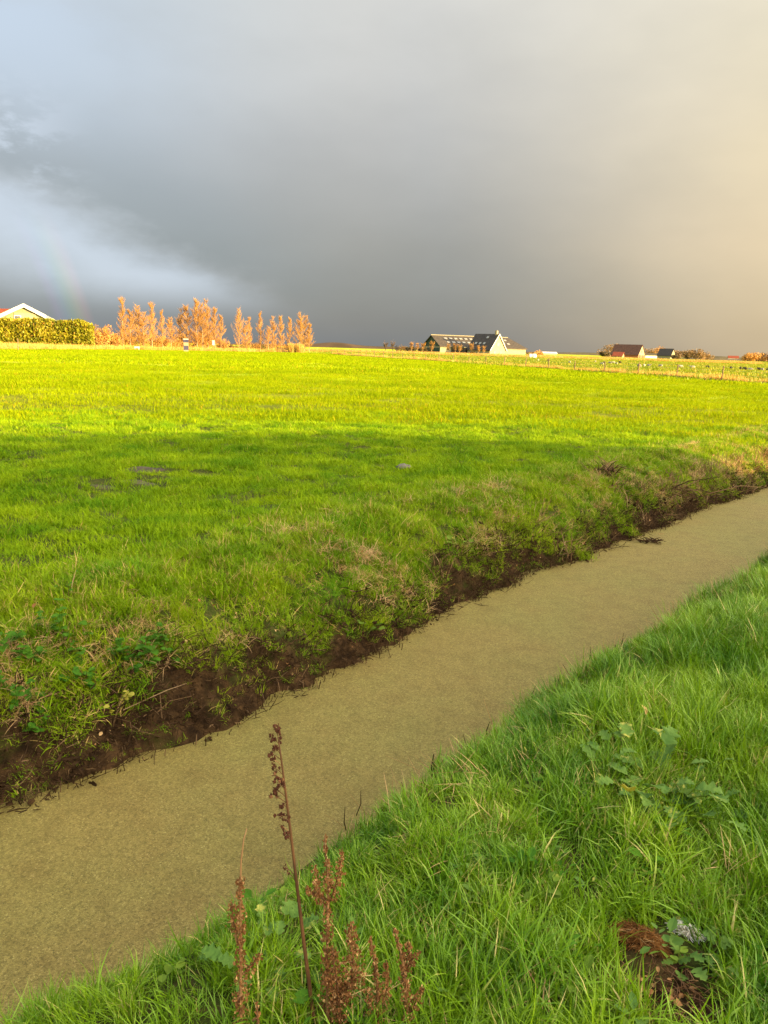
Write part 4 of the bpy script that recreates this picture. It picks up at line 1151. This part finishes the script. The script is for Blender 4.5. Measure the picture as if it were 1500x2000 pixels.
def leaf_bits(n, size, rad, up, seed, material):
    g = random.Random(seed); m = MB()
    for i in range(n):
        a = g.uniform(0, 6.3); f = math.sqrt(g.random()) * rad; c = np.array([cos(a) * f, sin(a) * f, g.uniform(0, up)]); l = g.uniform(*size)
        d = np.array([cos(a + g.gauss(0, .6)), sin(a + g.gauss(0, .6)), g.gauss(.1, .35)]); d /= np.linalg.norm(d); sd = np.cross(d, [g.gauss(0, .3), g.gauss(0, .3), 1]); sd /= np.linalg.norm(sd); nn_ = np.cross(sd, d)
        m.add([c, c + d * l * .35 + sd * l * .30 + nn_ * l * .08, c + d * l * .75 + sd * l * .24 + nn_ * l * .05, c + d * l, c + d * l * .75 - sd * l * .24 + nn_ * l * .05, c + d * l * .35 - sd * l * .30 + nn_ * l * .08, c + d * l * .55],
              [(0, 1, 6), (1, 2, 6), (2, 3, 6), (3, 4, 6), (4, 5, 6), (5, 0, 6)])
    return bpy.data.objects.new('leaf_bits', m.mesh('leaf_bits', material))
src_l = [leaf_bits(3, (.012, .035), .08, .02, 810 + i, 'litter' if i % 2 else 'straw') for i in range(4)]
n = 2600
u, v = rand_uv(n, -2, 26, 3.7, 5.0); sf = v - far_edge(u); x, y = to_xy(u, v)
keep = in_view(x, y, .6) & (sf > .02) & (sf < .9) & (RNG.random(n) < .35 + .4 * sst(u, 6, 11)); x, y, u, v = x[keep], y[keep], u[keep], v[keep]; n = len(x); s = RNG.uniform(.5, 1.3, n)
scatter('bank_leaf_litter', np.stack([x, y, height(u, v) + .015], -1), rots(n, .5), np.stack([s, s, s], -1), RNG.integers(0, 4, n), src_l,
        'small pale dead leaves and flakes caught on the far bank', 'leaf litter')
# mixed growth between the near grass: dead thatch and small weeds
src_d = [tuft('thatch_tuft', 'straw', [blades(26, .10, (.05, .16), .0032, (.7, 1.5), .4, 3, 820 + i)]) for i in range(3)]
n = 1500
u, v = rand_uv(n, 1.2, 10, -5, 1.6); x, y = to_xy(u, v)
keep = in_view(x, y, .4, .5) & (vn(u * 2.2, v * 2.2, 98) > .46); x, y, u, v = x[keep], y[keep], u[keep], v[keep]; n = len(x); s = RNG.uniform(.6, 1.2, n)
scatter('dead_thatch', np.stack([x, y, height(u, v) + .02], -1), rots(n, .25), np.stack([s, s, s], -1), RNG.integers(0, 3, n), src_d,
        'dead straw coloured blades matted low among the near grass', 'dead grass')
src_w = [leaf_bits(9, (.018, .045), .035, .05, 830 + i, ('broadleaf', 'hogweed', 'nettle')[i % 3]) for i in range(6)]
n = 1500
u, v = rand_uv(n, -.5, 9, -5, 1.6); x, y = to_xy(u, v)
keep = in_view(x, y, .4, .5) & (vn(u * 1.9, v * 1.9, 99) > .52); x, y, u, v = x[keep], y[keep], u[keep], v[keep]; n = len(x); s = RNG.uniform(.6, 1.2, n)
scatter('small_weeds', np.stack([x, y, height(u, v) + .03], -1), rots(n, .25), np.stack([s, s, s], -1), RNG.integers(0, 6, n), src_w,
        'small leafy weeds mixed through the near grass', 'weeds')
# cut reed stubs where the far bank catches the light
src_rs = [sticks(14, (.10, .34), .0042, (.5, 1.5), 770 + i, 'reed_stub') for i in range(4)]
n = 1900
u, v = rand_uv(n, 7.5, 40, 3.9, 5.2); sf = v - far_edge(u); x, y = to_xy(u, v)
keep = in_view(x, y, 1.0) & (sf > .02) & (sf < .50) & (RNG.random(n) < .25 + .6 * sst(u, 9, 15))
x, y, u, v = x[keep], y[keep], u[keep], v[keep]; n = len(x); s = RNG.uniform(.5, 1.05, n)
rr = rots(n, .2); rr[:, 0] += .5 * DU[0]; rr[:, 1] += .5 * DU[1]
scatter('reed_stubs', np.stack([x, y, np.maximum(height(u, v), WATER_Z)], -1), rr, np.stack([s, s, s], -1), RNG.integers(0, 4, n), src_rs,
        'brown dead reed stubs leaning along the far right of the ditch bank', 'reed stubs')
# dry stems and black stubs at the near water's edge
src_n = [sticks(5, (.10, .26), .0018, (.6, 1.5), 780 + i, 'straw') for i in range(3)] + [sticks(2, (.10, .22), .0030, (.8, 1.5), 790 + i, 'twig_dark') for i in range(2)]
n = 420
u, v = rand_uv(n, 1.5, 9, 1.6, 2.15); x, y = to_xy(u, v)
keep = (vn(u * 1.2, u * 0, 92) > .45); x, y, u, v = x[keep], y[keep], u[keep], v[keep]; n = len(x); s = RNG.uniform(.6, 1.0, n)
scatter('edge_stems', np.stack([x, y, height(u, v)], -1), rots(n, .3), np.stack([s, s, s], -1), RNG.integers(0, 5, n), src_n,
        'dry pale stems and black reed stubs along the near water edge', 'reed stems')

# ------------------------------------------------------------------ plants
def leaf_mesh(name, material, L, W, lobes=0, fold=.25, curl=.5, n=9, seed=0, serr=0.0):
    """a leaf with a midrib, folded halves, curling tip and lobed or toothed edge; grows along +x"""
    g = random.Random(seed); vs = []; fs = []; rows = []
    for i in range(n + 1):
        t = i / n; x = L * (t - .12 * curl * t * t); z = L * (.25 * t - .45 * curl * t * t)
        w = W / 2 * math.sin(pi * min(1, t ** .75)) ** .7 + .002
        if lobes: w *= .40 + .62 * abs(math.sin(pi * lobes * t)) + .1 * g.uniform(-1, 1)
        if serr: w *= 1 + serr * (1 if i % 2 else -1)
        if i == n: w = .001
        sweep = L * .10 if (lobes or serr) else L * .04
        row = []
        for k, f in enumerate((-1, -.5, 0, .5, 1)):
            row.append(len(vs)); vs.append((x + sweep * abs(f) * math.sin(pi * t), f * w, z + abs(f) * w * fold + .16 * w * g.uniform(-1, 1)))
        rows.append(row)
    for a, b in zip(rows[:-1], rows[1:]):
        for k in range(4): fs.append((a[k], b[k], b[k + 1], a[k + 1]))
    m = MB(); m.add(vs, fs, g.random()); return m.mesh(name, material, True)

def place_leaf(parent, me, p, az, pitch, s=1.0, roll=0.0, name='leaf'):
    o = link(name, me, parent); o.location = tuple(map(float, p)); o.rotation_euler = (roll, -pitch, az); o.scale = (s, s, s); return o

def rosette(name, label, cat, P, meshes, count, stalk, spread, size, stem_mat, seed, up=(.3, 1.1), group=None):
    g = random.Random(seed); r = thing(name, label, cat, P, 0, group); st = MB()
    for i in range(count):
        az = i * 2.4 + g.uniform(-.4, .4); e = g.uniform(*up); l = g.uniform(*stalk)
        b = np.array([g.gauss(0, spread * .25), g.gauss(0, spread * .25), -.01])
        d = np.array([cos(az) * cos(e), sin(az) * cos(e), sin(e)]); q = b + d * l; mid = b + d * l * .5 + np.array([0, 0, .08 * l])
        st.tube([b, mid, q], [.003, .0026, .002], 4)
        place_leaf(r, meshes[g.randrange(len(meshes))], q, az, g.uniform(-.1, .55), size * g.uniform(.6, 1.15), g.uniform(-.4, .4))
    st.build('stalk', stem_mat, r)
    return r
HOG = [leaf_mesh('leaf', 'hogweed', .13, .10, 3, .25, .6, 16, 20 + i) for i in range(4)]
HOGY = [leaf_mesh('leaf', 'yellow_leaf', .10, .05, 4, .3, .5, 16, 31)]
rosette('hogweed_plant', 'large lobed leaf weed rosette in the near grass at the right', 'plant', P_HOG, HOG, 54, (.08, .27), .16, .68, 'broadleaf', 1)
r = rosette('hogweed_plant', 'lobed leaf weed right of the large rosette on the near bank', 'plant', ground_pt(1372, 1600), HOG, 9, (.05, .14), .08, .55, 'broadleaf', 2)
r = rosette('hogweed_plant', 'small lobed weed with a yellow leaf left of the large rosette', 'plant', ground_pt(1215, 1600), HOG + HOGY, 10, (.05, .14), .08, .55, 'broadleaf', 3)
place_leaf(r, HOGY[0], (.0, -.03, .13), -1.9, .6, 1.1)
rosette('hogweed_plant', 'lobed green weed growing behind the tall brown stalk', 'plant', ground_pt(545, 1915), HOG, 18, (.04, .15), .10, .42, 'broadleaf', 4)
rosette('hogweed_plant', 'lobed green weed by the base of the leftmost brown stalk', 'plant', ground_pt(520, 1850), HOG, 10, (.04, .13), .08, .42, 'broadleaf', 5)
BRO = [leaf_mesh('leaf', 'broadleaf', .085, .045, 0, .3, .5, 8, 40 + i) for i in range(3)]
for i, (px, py, lab, nm) in enumerate(((985, 1960, 'small round leaved weed at the bottom of the near grass', 7), (905, 1970, 'low broad leaved weed right of the brown dock stalks', 6), (1130, 1960, 'dark lobed weed left of the bare mud patch', 8),
                                      (1375, 1860, 'lobed weed growing right of the white feathers', 9), (740, 1760, 'small broad leaved weed beside the reddish dock stalk', 6), (1440, 1880, 'pale lobed weed near the right edge of the near grass', 7),
                                      (1065, 1730, 'small weed in the middle of the near bank grass', 6), (1330, 1880, 'bright lobed weed between feathers and mud patch', 8))):
    rosette('broadleaf_weed', lab, 'plant', ground_pt(px, py), HOG if i % 2 else BRO, nm, (.03, .10), .05, .36 if i % 2 else .55, 'broadleaf', 50 + i)

NET = [leaf_mesh('leaf', 'nettle', .062, .040, 0, .25, .7, 12, 60 + i, .14) for i in range(4)]
def nettle(P, label, nst, rad, seed, hs=(.08, .22)):
    g = random.Random(seed); r = thing('nettle_plant', label, 'plant', P, 0); st = MB()
    for i in range(nst):
        a = g.uniform(0, 6.3); b = np.array([cos(a), sin(a), 0]) * rad * math.sqrt(g.random()); b[2] = float(gz(P[0] + b[0], P[1] + b[1])) - P[2]
        H = g.uniform(*hs); t_ = b + np.array([g.gauss(-.02, .03), g.gauss(-.04, .03), H]); st.tube([b, (b + t_) / 2, t_], [.0022, .002, .0014], 4)
        for lv in range(3):
            p = b + (t_ - b) * (.45 + .27 * lv)
            for k in range(2 if lv < 2 else 3):
                place_leaf(r, NET[g.randrange(4)], p, g.uniform(0, 6.3), g.uniform(-.3, .35), g.uniform(.7, 1.2) * (1.05 - .15 * lv), g.uniform(-.3, .3))
    st.build('stem', 'nettle', r); return r
nettle(ground_pt(130, 1290), 'dark green nettle clump at the left on the far bank', 10, .17, 1)
nettle(ground_pt(45, 1370), 'nettle clump low on the far bank at the left edge', 9, .13, 2)
nettle(ground_pt(310, 1290), 'nettle clump right of the larger one on the far bank', 9, .13, 3)
nettle(ground_pt(235, 1295), 'small nettle clump between two larger nettle clumps', 6, .08, 4)
nettle(ground_pt(165, 1330), 'low nettle sprouts just above the bare mud', 5, .07, 5, (.05, .12))
nettle(ground_pt(50, 1265), 'sparse nettles near the top of the far bank at the left edge', 5, .10, 6, (.05, .14))
BIG = [leaf_mesh('leaf', 'broadleaf', .12, .10, 0, .2, .6, 8, 80 + i) for i in range(3)]
rosette('broadleaf_weed', 'pale broad leaved plant low on the far bank by the water', 'plant', ground_pt(712, 1240, -.4), BIG, 10, (.05, .15), .08, .8, 'broadleaf', 71)
YLW = [leaf_mesh('leaf', 'yellow_leaf', .040, .022, 0, .2, .5, 7, 90 + i) for i in range(2)]
def sprig(P, label, hs, nl, seed, meshes, size=1.0):
    g = random.Random(seed); r = thing('bank_sprig', label, 'plant', P, 0); st = MB()
    for i in range(4):
        a = g.uniform(0, 6.3); t_ = np.array([cos(a) * hs * .45, sin(a) * hs * .45, hs * g.uniform(.7, 1)]); st.tube([(0, 0, -.02), t_ * .5 + np.array([0, 0, .03]), t_], [.003, .0025, .0015], 4)
        for k in range(nl): place_leaf(r, meshes[g.randrange(len(meshes))], t_ * g.uniform(.55, 1), g.uniform(0, 6.3), g.uniform(-.4, .4), size * g.uniform(.7, 1.2), g.uniform(-.5, .5))
    st.build('stem', 'reed_stub', r)
sprig(ground_pt(218, 1420, -.5), 'yellow leaved sprig growing from the bare mud at the left', .24, 3, 1, YLW)
sprig(ground_pt(895, 1130, -.3), 'pale yellow sprig on the far bank above the water', .2, 3, 2, YLW + BRO)
sprig(ground_pt(1262, 985, -.3), 'light green sprig on the far bank near the right', .3, 4, 3, BRO)
sprig(ground_pt(135, 1180), 'thin dark sprig standing at the field edge on the left', .22, 2, 4, NET, .5)

# dead stalks at the very front
def stem_path(pix, Y0, Y1, z_base=None):
    n = len(pix); return [at_depth(px, py, Y0 + (Y1 - Y0) * i / (n - 1)) for i, (px, py) in enumerate(pix)]
def head_ball(P, r, seed):
    """a dry thistle head: a scaled core with bristles"""
    g = random.Random(seed); m = MB(); [m.blob((g.gauss(0, r * .6), g.gauss(0, r * .6), g.gauss(0, r * .9)), (r * g.uniform(.3, .6),) * 2 + (r * g.uniform(.5, .8),), seed * 9 + q_, 6, 4, None, .8) for q_ in range(4)]
    for i in range(16):
        d = np.array([g.gauss(0, 1), g.gauss(0, 1), g.gauss(.3, 1)]); d /= np.linalg.norm(d); q = d * r * g.uniform(1.1, 1.7); sd = np.cross(d, [g.gauss(0, 1), g.gauss(0, 1), 1])
        m.ribbon([d * r * .5, q * .8, q], [r * .3, r * .25, r * .05], sd)
    return m
path = stem_path([(628, 2030), (612, 1985), (603, 1915), (592, 1830), (580, 1730), (568, 1630), (558, 1550), (549, 1480), (541, 1424)], 1.58, 1.66)
b0 = path[0].copy(); b0[2] = float(gz(b0[0], b0[1])) - .02
tall = thing('dead_thistle', 'tallest dry brown stalk with dark seed heads along its left side', 'dead plant', b0)
path = [b0] + path[1:]
loc = [p - b0 for p in path]
MB().tube(loc, [.0056, .0054, .0050, .0045, .0040, .0034, .0028, .0022, .0015], 7).build('stalk', 'dock_stem', tall, True)
sp = np.array(path)
br = MB()
for i, (X, Yp) in enumerate(((425, 70), (450, 115), (395, 125), (412, 185), (385, 215), (400, 250), (405, 300), (410, 340), (425, 372), (448, 400), (418, 430), (412, 465), (465, 515), (440, 580), (480, 588), (450, 640), (480, 695), (470, 880), (490, 915))):
    px, py = 400 + X / 3, 1400 + Yp / 3; Yd = 1.645 - .02 * (i / 18)
    q = at_depth(px, py, Yd) - b0; k = int(np.argmin(np.abs(sp[:, 2] - b0[2] - q[2] + .035)))
    # attach to the stem a little lower
    zt = q[2] - .022; zs = np.array([l[2] for l in loc]); xs = np.interp(zt, zs, [l[0] for l in loc]); ys = np.interp(zt, zs, [l[1] for l in loc])
    br.tube([(xs, ys, zt), ((xs + q[0]) / 2, (ys + q[1]) / 2, zt + .014), q], [.0014, .0012, .001], 4)
    head_ball(q, .0072 * (.8 + .4 * random.random()) * (1 if i < 17 else .6), 900 + i).build('seed_head', 'thistle_head', tall, False, tuple(map(float, q)))
br.build('branches', 'dock_stem', tall)

WITH = [leaf_mesh('withered_leaf', 'dock_stem', .050, .006, 0, 1.2, 1.9, 8, 140 + i) for i in range(2)]
def dock(label, pix, Y0, Y1, dens, size, seed, branches=(), start=.12, tip_free=.06):
    """a dead dock: stem, side branches and whorls of papery seed wings"""
    g = random.Random(seed); path = stem_path(pix, Y0, Y1); b0 = path[0].copy(); b0[2] = float(gz(b0[0], b0[1])) - .02; path = [b0] + path[1:]
    r = thing('dead_dock', label, 'dead plant', b0); loc = [p - b0 for p in path]
    n = len(loc); MB().tube(loc, [.0048 * (1 - .75 * i / (n - 1)) for i in range(n)], 6).build('stalk', 'dock_stem', r, True)
    runs = [loc]
    bm_ = MB()
    for (pb, Yb) in branches:
        bp = [p - b0 for p in stem_path(pb, Yb, Yb)]; bm_.tube(bp, [.0022 * (1 - .6 * i / (len(bp) - 1)) for i in range(len(bp))], 5); runs.append(bp)
    sd = MB()
    for ri, run in enumerate(runs):
        seg = [np.linalg.norm(b - a) for a, b in zip(run[:-1], run[1:])]; tot = sum(seg); cnt = int(dens * .62 * tot)
        for c in range(cnt):
            f = g.uniform(start if ri == 0 else .15, 1 - (tip_free if ri == 0 else 0)); f = 1 - (1 - f) * 1.0
            # whorls: gather at intervals
            wh = .030; f = (round(f * tot / wh) * wh + g.gauss(0, .0055)) / tot; f = min(max(f, 0), .999); dist = f * tot; i = 0
            while i < len(seg) - 1 and dist > seg[i]: dist -= seg[i]; i += 1
            p = run[i] + (run[i + 1] - run[i]) * dist / seg[i]
            a = g.uniform(0, 6.3); rad = size * (1.25 - .8 * f) * g.uniform(.3, 1.5) * (.55 + .9 * float(vn(f * 11, ri, seed)))
            q = p + np.array([cos(a) * rad, sin(a) * rad, g.gauss(-.002, .005)])
            up = np.array([g.gauss(0, .7), g.gauss(0, .7), 1]); up /= np.linalg.norm(up); sdv = np.cross(up, [g.gauss(0, 1), g.gauss(0, 1), g.gauss(0, .5)]); sdv /= np.linalg.norm(sdv) + 1e-6; L = g.uniform(.004, .0085)
            nn_ = np.cross(up, sdv) * L * .35
            sd.add([q - up * L * .6, q + sdv * L * .5 + nn_, q + up * L * .75, q - sdv * L * .5 + nn_, q - nn_ * .4], [(0, 1, 4), (1, 2, 4), (2, 3, 4), (3, 0, 4)])
            if g.random() < .25: sd.tube([p, q], [.0006, .0005], 3)
    sd.build('seed_wings', 'dock_brown', r)
    for k_ in range(2):
        p = loc[0] + (loc[min(3, n - 1)] - loc[0]) * g.uniform(.25, 1.0)
        place_leaf(r, WITH[k_ % 2], p, g.uniform(0, 6.3), g.uniform(-.9, -.1), g.uniform(.5, 1.0), g.uniform(-.8, .8), 'withered_leaf')
    if branches: bm_.build('branches', 'dock_stem', r)
    return r
dock('leftmost brown dock stalk with a bare curved tip', [(478, 2040), (471, 1985), (470, 1900), (470, 1820), (469, 1740), (471, 1680), (476, 1640), (482, 1618)], 1.56, 1.62, 1500, .013, 1,
     [([(472, 1905), (495, 1880), (508, 1862)], 1.585), ([(470, 1830), (455, 1800), (453, 1762)], 1.6)], .1, .22)
dock('reddish brown dock stalk right of the tallest stalk', [(645, 2040), (640, 1980), (638, 1890), (640, 1800), (641, 1740), (638, 1690), (634, 1632)], 1.56, 1.64, 1500, .011, 2,
     [([(641, 1770), (655, 1730), (665, 1690), (669, 1655)], 1.62), ([(640, 1780), (622, 1745), (614, 1690)], 1.61), ([(640, 1760), (610, 1745), (598, 1728)], 1.61)], .1, .02)
dock('dense bushy brown dock stalk at the bottom centre', [(668, 2040), (664, 1985), (660, 1930), (652, 1880), (650, 1850)], 1.54, 1.58, 2600, .020, 3,
     [([(664, 1960), (685, 1920), (690, 1870), (686, 1805)], 1.57), ([(662, 1960), (680, 1930), (695, 1900)], 1.56), ([(664, 1990), (650, 1940), (640, 1900)], 1.56)], .05, .0)
dock('thin brown dock stalk left of the rightmost stalk', [(742, 2040), (740, 1980), (736, 1920), (730, 1870), (724, 1834)], 1.56, 1.60, 1500, .010, 4,
     [([(741, 1985), (756, 1930), (754, 1875)], 1.58), ([(740, 1990), (722, 1960), (718, 1930)], 1.57)], .05, .0)
dock('rightmost brown dock stalk with a bushy drooping top', [(800, 2040), (796, 1980), (792, 1920), (786, 1870), (778, 1840), (773, 1818)], 1.56, 1.60, 1700, .011, 5,
     [([(790, 1900), (805, 1875), (815, 1865)], 1.585), ([(797, 1990), (815, 1950), (825, 1930)], 1.57), ([(788, 1885), (800, 1860), (795, 1838)], 1.59)], .05, .0)
dock('short dark dock stump at the bottom left of the stalks', [(504, 2040), (503, 1990), (502, 1960)], 1.54, 1.56, 900, .006, 6, (), .2, .0)

# thatch clump, feathers, mud hole with litter
def fibre_clump(name, label, cat, P, n, rad, hgt, w, material, seed, core_m=None, L=(.02, .06)):
    g = random.Random(seed); r = thing(name, label, cat, P, 0); m = MB()
    for i in range(n):
        a = g.uniform(0, 6.3); f = math.sqrt(g.random()); x = cos(a) * f * rad[0]; y = sin(a) * f * rad[1] - x * .45; z = hgt * (1 - f * f) * g.uniform(.3, 1.05)
        dv = np.array([g.gauss(.7, .7), g.gauss(-.4, .6), g.gauss(0, .22)]); dv /= np.linalg.norm(dv); l = g.uniform(*L); sd = np.cross(dv, [g.gauss(0, 1), g.gauss(0, 1), 1])
        p = np.array([x, y, z]); m.ribbon([p - dv * l * .5, p + np.array([0, 0, l * .12]), p + dv * l * .5], [w * .6, w, w * .3], sd)
    m.build('fibres', material, r)
    if core_m:
        c = MB(); c.blob((0, 0, 0), (rad[0] * .85, rad[1] * .85, hgt * .75), seed, 12, 7, None, .3)
        for i, q in enumerate(c.v): c.v[i] = (q[0], q[1] - q[0] * .45, max(q[2], -.02))
        c.build('root_ball', core_m, r, True)
    return r
fibre_clump('thatch_clump', 'rust brown clump of dead grass lying on the near bank', 'grass clump', P_THATCH, 1500, (.066, .044), .038, .0020, 'thatch', 1, 'mud')
fibre_clump('feather_tuft', 'small tuft of white feathers lying in the near grass', 'feathers', P_FEATH, 300, (.040, .022), .030, .0042, 'feather', 2, None, (.012, .045))
mh = thing('mud_patch', 'dark bare mud patch with leaf litter at the bottom right', 'mud patch', P_MUD, 0)
V = []; F = []; nr, na = 9, 28
for i in range(nr + 1):
    for k in range(na):
        f = i / nr; a = 2 * pi * k / na; rr_ = f * (1 + .9 * (float(vn(k * 1.1, 3, 93)) - .5) + .5 * (float(vn(k * 2.9, 8, 97)) - .5)); X, Y_ = .135 * rr_ * cos(a), .095 * rr_ * sin(a)
        V.append((X, Y_, float(gz(P_MUD[0] + X, P_MUD[1] + Y_)) - P_MUD[2] + .006 * (1 - f ** 2) + .05 * (float(vn(X * 60 + 7, Y_ * 60, 94)) - .45) * (1 - f) - .010 * f ** 2))
for i in range(nr):
    for k in range(na): F.append((i * na + k, i * na + (k + 1) % na, (i + 1) * na + (k + 1) % na, (i + 1) * na + k))
link('soil', npmesh('soil', V, F, 'mud', smooth=True), mh)
LIT = [leaf_mesh('litter_leaf', 'litter', .024, .008, 0, .5, 1.1, 6, 110 + i) for i in range(3)]
g = random.Random(9)
for i in range(26):
    a = g.uniform(0, 6.3); f = math.sqrt(g.random()); X, Y_ = .11 * f * cos(a), .075 * f * sin(a)
    o = place_leaf(mh, LIT[i % 3], (X, Y_, float(gz(P_MUD[0] + X, P_MUD[1] + Y_)) - P_MUD[2] + .022 + g.uniform(0, .01)), g.uniform(0, 6.3), g.uniform(-.3, .5), g.uniform(.5, 1.25), g.uniform(-1, 1), 'litter_leaf')
tw = MB()
for i in range(220):
    a = g.uniform(0, 6.3); f = 1.4 * math.sqrt(g.random()); p = np.array([.12 * f * cos(a), .085 * f * sin(a), .012]); b = g.uniform(0, 6.3); d = np.array([cos(b), sin(b), g.uniform(-.1, .5)]) * g.uniform(.015, .05)
    tw.tube([p, p + d * .5 + np.array([0, 0, .003]), p + d], [.0012, .001, .0007], 3)
tw.build('root_fibres', 'dock_stem', mh)
o = tag(link('fallen_leaf', leaf_mesh('fallen_leaf', 'litter', .05, .03, 0, .3, .8, 7, 131)), 'single rust orange fallen leaf in the grass above the weed rosette', 'leaf')
q = ground_pt(1256, 1446); o.location = (q[0], q[1], q[2] + .12); o.rotation_euler = (.5, -1.0, 2.0)

# field: bare mud spots and a stone
for i, (px, py, a_, b_) in enumerate(FM):
    q = ground_pt(px, py); V = []; F = []; nr, na = 5, 22
    for j in range(nr + 1):
        for k in range(na):
            f = j / nr; an = 2 * pi * k / na; w = f * (1 + .5 * (float(vn(k * .7, i * 5, 95)) - .5)); X, Y_ = a_ * .75 * w * cos(an), b_ * 1.9 * w * sin(an)
            V.append((q[0] + X, q[1] + Y_, float(gz(q[0] + X, q[1] + Y_)) + .012 - .02 * (f > .99) + .03 * (float(vn(X * 9, Y_ * 9, 96)) - .5) * (1 - f)))
    for j in range(nr):
        for k in range(na): F.append((j * na + k, j * na + (k + 1) % na, (j + 1) * na + (k + 1) % na, (j + 1) * na + k))
    o = link('mud_patch', npmesh('mud_patch', V, F, 'field_mud', smooth=True))
    tag(o, ('wide bare mud patch in the field, upper of the left pair', 'bare mud patch in the field, lower of the left pair', 'small bare mud spot right of the pair in the field', 'thin mud scrape in the field at the far left')[i], 'mud patch', 'bare mud spots in the field')
q = ground_pt(787, 919)
m = MB(); m.blob((0, 0, .04), (.11, .08, .06), 5, 10, 7, None, .3); o = m.build('field_stone', 'stone', None, True, tuple(map(float, q))); tag(o, 'single pale stone lying in the field grass', 'stone')

# debris on the far bank and afloat
def debris(name, label, cat, P, n, rad, L, r_, material, seed, flat=(-.2, .9)):
    g = random.Random(seed); rt = thing(name, label, cat, P, 0); m = MB(); m2 = MB()
    for i in range(n):
        a = g.uniform(0, 6.3); f = math.sqrt(g.random()); p = np.array([cos(a) * f * rad[0], sin(a) * f * rad[1], g.uniform(0, rad[2])]); b = g.uniform(0, 6.3); e = g.uniform(*flat); l = g.uniform(*L)
        d = np.array([cos(b) * cos(e), sin(b) * cos(e), sin(e)]) * l; (m if i % 2 else m2).tube([p, p + d * .5 + np.array([g.gauss(0, .1), g.gauss(0, .1), .1]) * l, p + d], [r_, r_ * .8, r_ * .4], 4)
    m.build('twigs', material, rt); m2.build('roots', 'twig_dark', rt); return rt
debris('brushwood', 'brown brushwood tangle on top of the far bank', 'brushwood', ground_pt(1178, 935), 70, (.22, .16, .12), (.1, .35), .006, 'reed_stub', 1)
debris('brushwood', 'trail of dead roots hanging below the brushwood tangle', 'brushwood', ground_pt(1195, 965, -.2), 30, (.08, .10, .1), (.08, .25), .006, 'reed_stub', 2)
debris('dead_branches', 'pale dead branches slanting down the far bank on the right', 'branches', ground_pt(1325, 975, -.3), 26, (.45, .30, .06), (.3, .9), .009, 'reed_stub', 3, (-.1, .5))
debris('dead_branches', 'bare reddish stems on the far bank left of centre right', 'branches', ground_pt(845, 1150, -.3), 22, (.14, .12, .05), (.15, .40), .004, 'reed_stub', 4, (.2, 1.1))
debris('dead_branches', 'dead bramble runners over the far bank beside the yellow sprig', 'branches', ground_pt(250, 1400, -.5), 18, (.25, .15, .05), (.15, .45), .0026, 'reed_stub', 5, (-.2, .6))
P = pt(1270, 1060, WATER_Z); debris('drift_clump', 'dark clump of rotten leaves floating on the duckweed', 'drift clump', P, 46, (.14, .06, .03), (.04, .14), .007, 'twig_dark', 6, (-.1, .3))
for i, (px, py, L, az, lab, mt) in enumerate(((440, 1416, .20, .35, 'thin pale curved stem floating near the far bank', 'straw'), (1220, 1068, .16, .2, 'dark sliver of wood floating left of the drift clump', 'twig_dark'), (742, 1268, .06, .9, 'short black twig floating by the far bank', 'twig_dark'),
                                              (35, 1582, .10, .4, 'little black twig floating at the left edge', 'twig_dark'), (1292, 1043, .09, .1, 'pale leaf sliver floating above the drift clump', 'straw'))):
    P = pt(px, py, WATER_Z + .006); m = MB(); d = np.array([cos(az), sin(az), 0]) * L
    m.tube([-d * .5, np.array([-d[1], d[0], 0]) * .10, d * .5], [.003, .0035, .0015], 5); o = m.build('floating_twig', mt, None, False, tuple(map(float, P))); tag(o, lab, 'twig')
# black stubs standing in the water along the far edge
g = random.Random(4); m = MB()
for i in range(900):
    u_ = .6 + 15 * g.random() ** 1.3; v_ = float(far_edge(u_)) - abs(g.gauss(0, .05)) + .03; X, Y_ = to_xy(u_, v_); h = g.uniform(.015, .07)
    m.tube([(X, Y_, WATER_Z - .03), (X + g.gauss(0, .012), Y_ + g.gauss(0, .012), WATER_Z + h)], [.004, .0025], 4)
o = m.build('water_stubs', 'twig_dark'); tag(o, 'black rotted stubs poking through the duckweed along the far edge', 'stubs', kind='stuff')
print('grass tufts near', N_NEAR, 'objects', len(SC.objects))
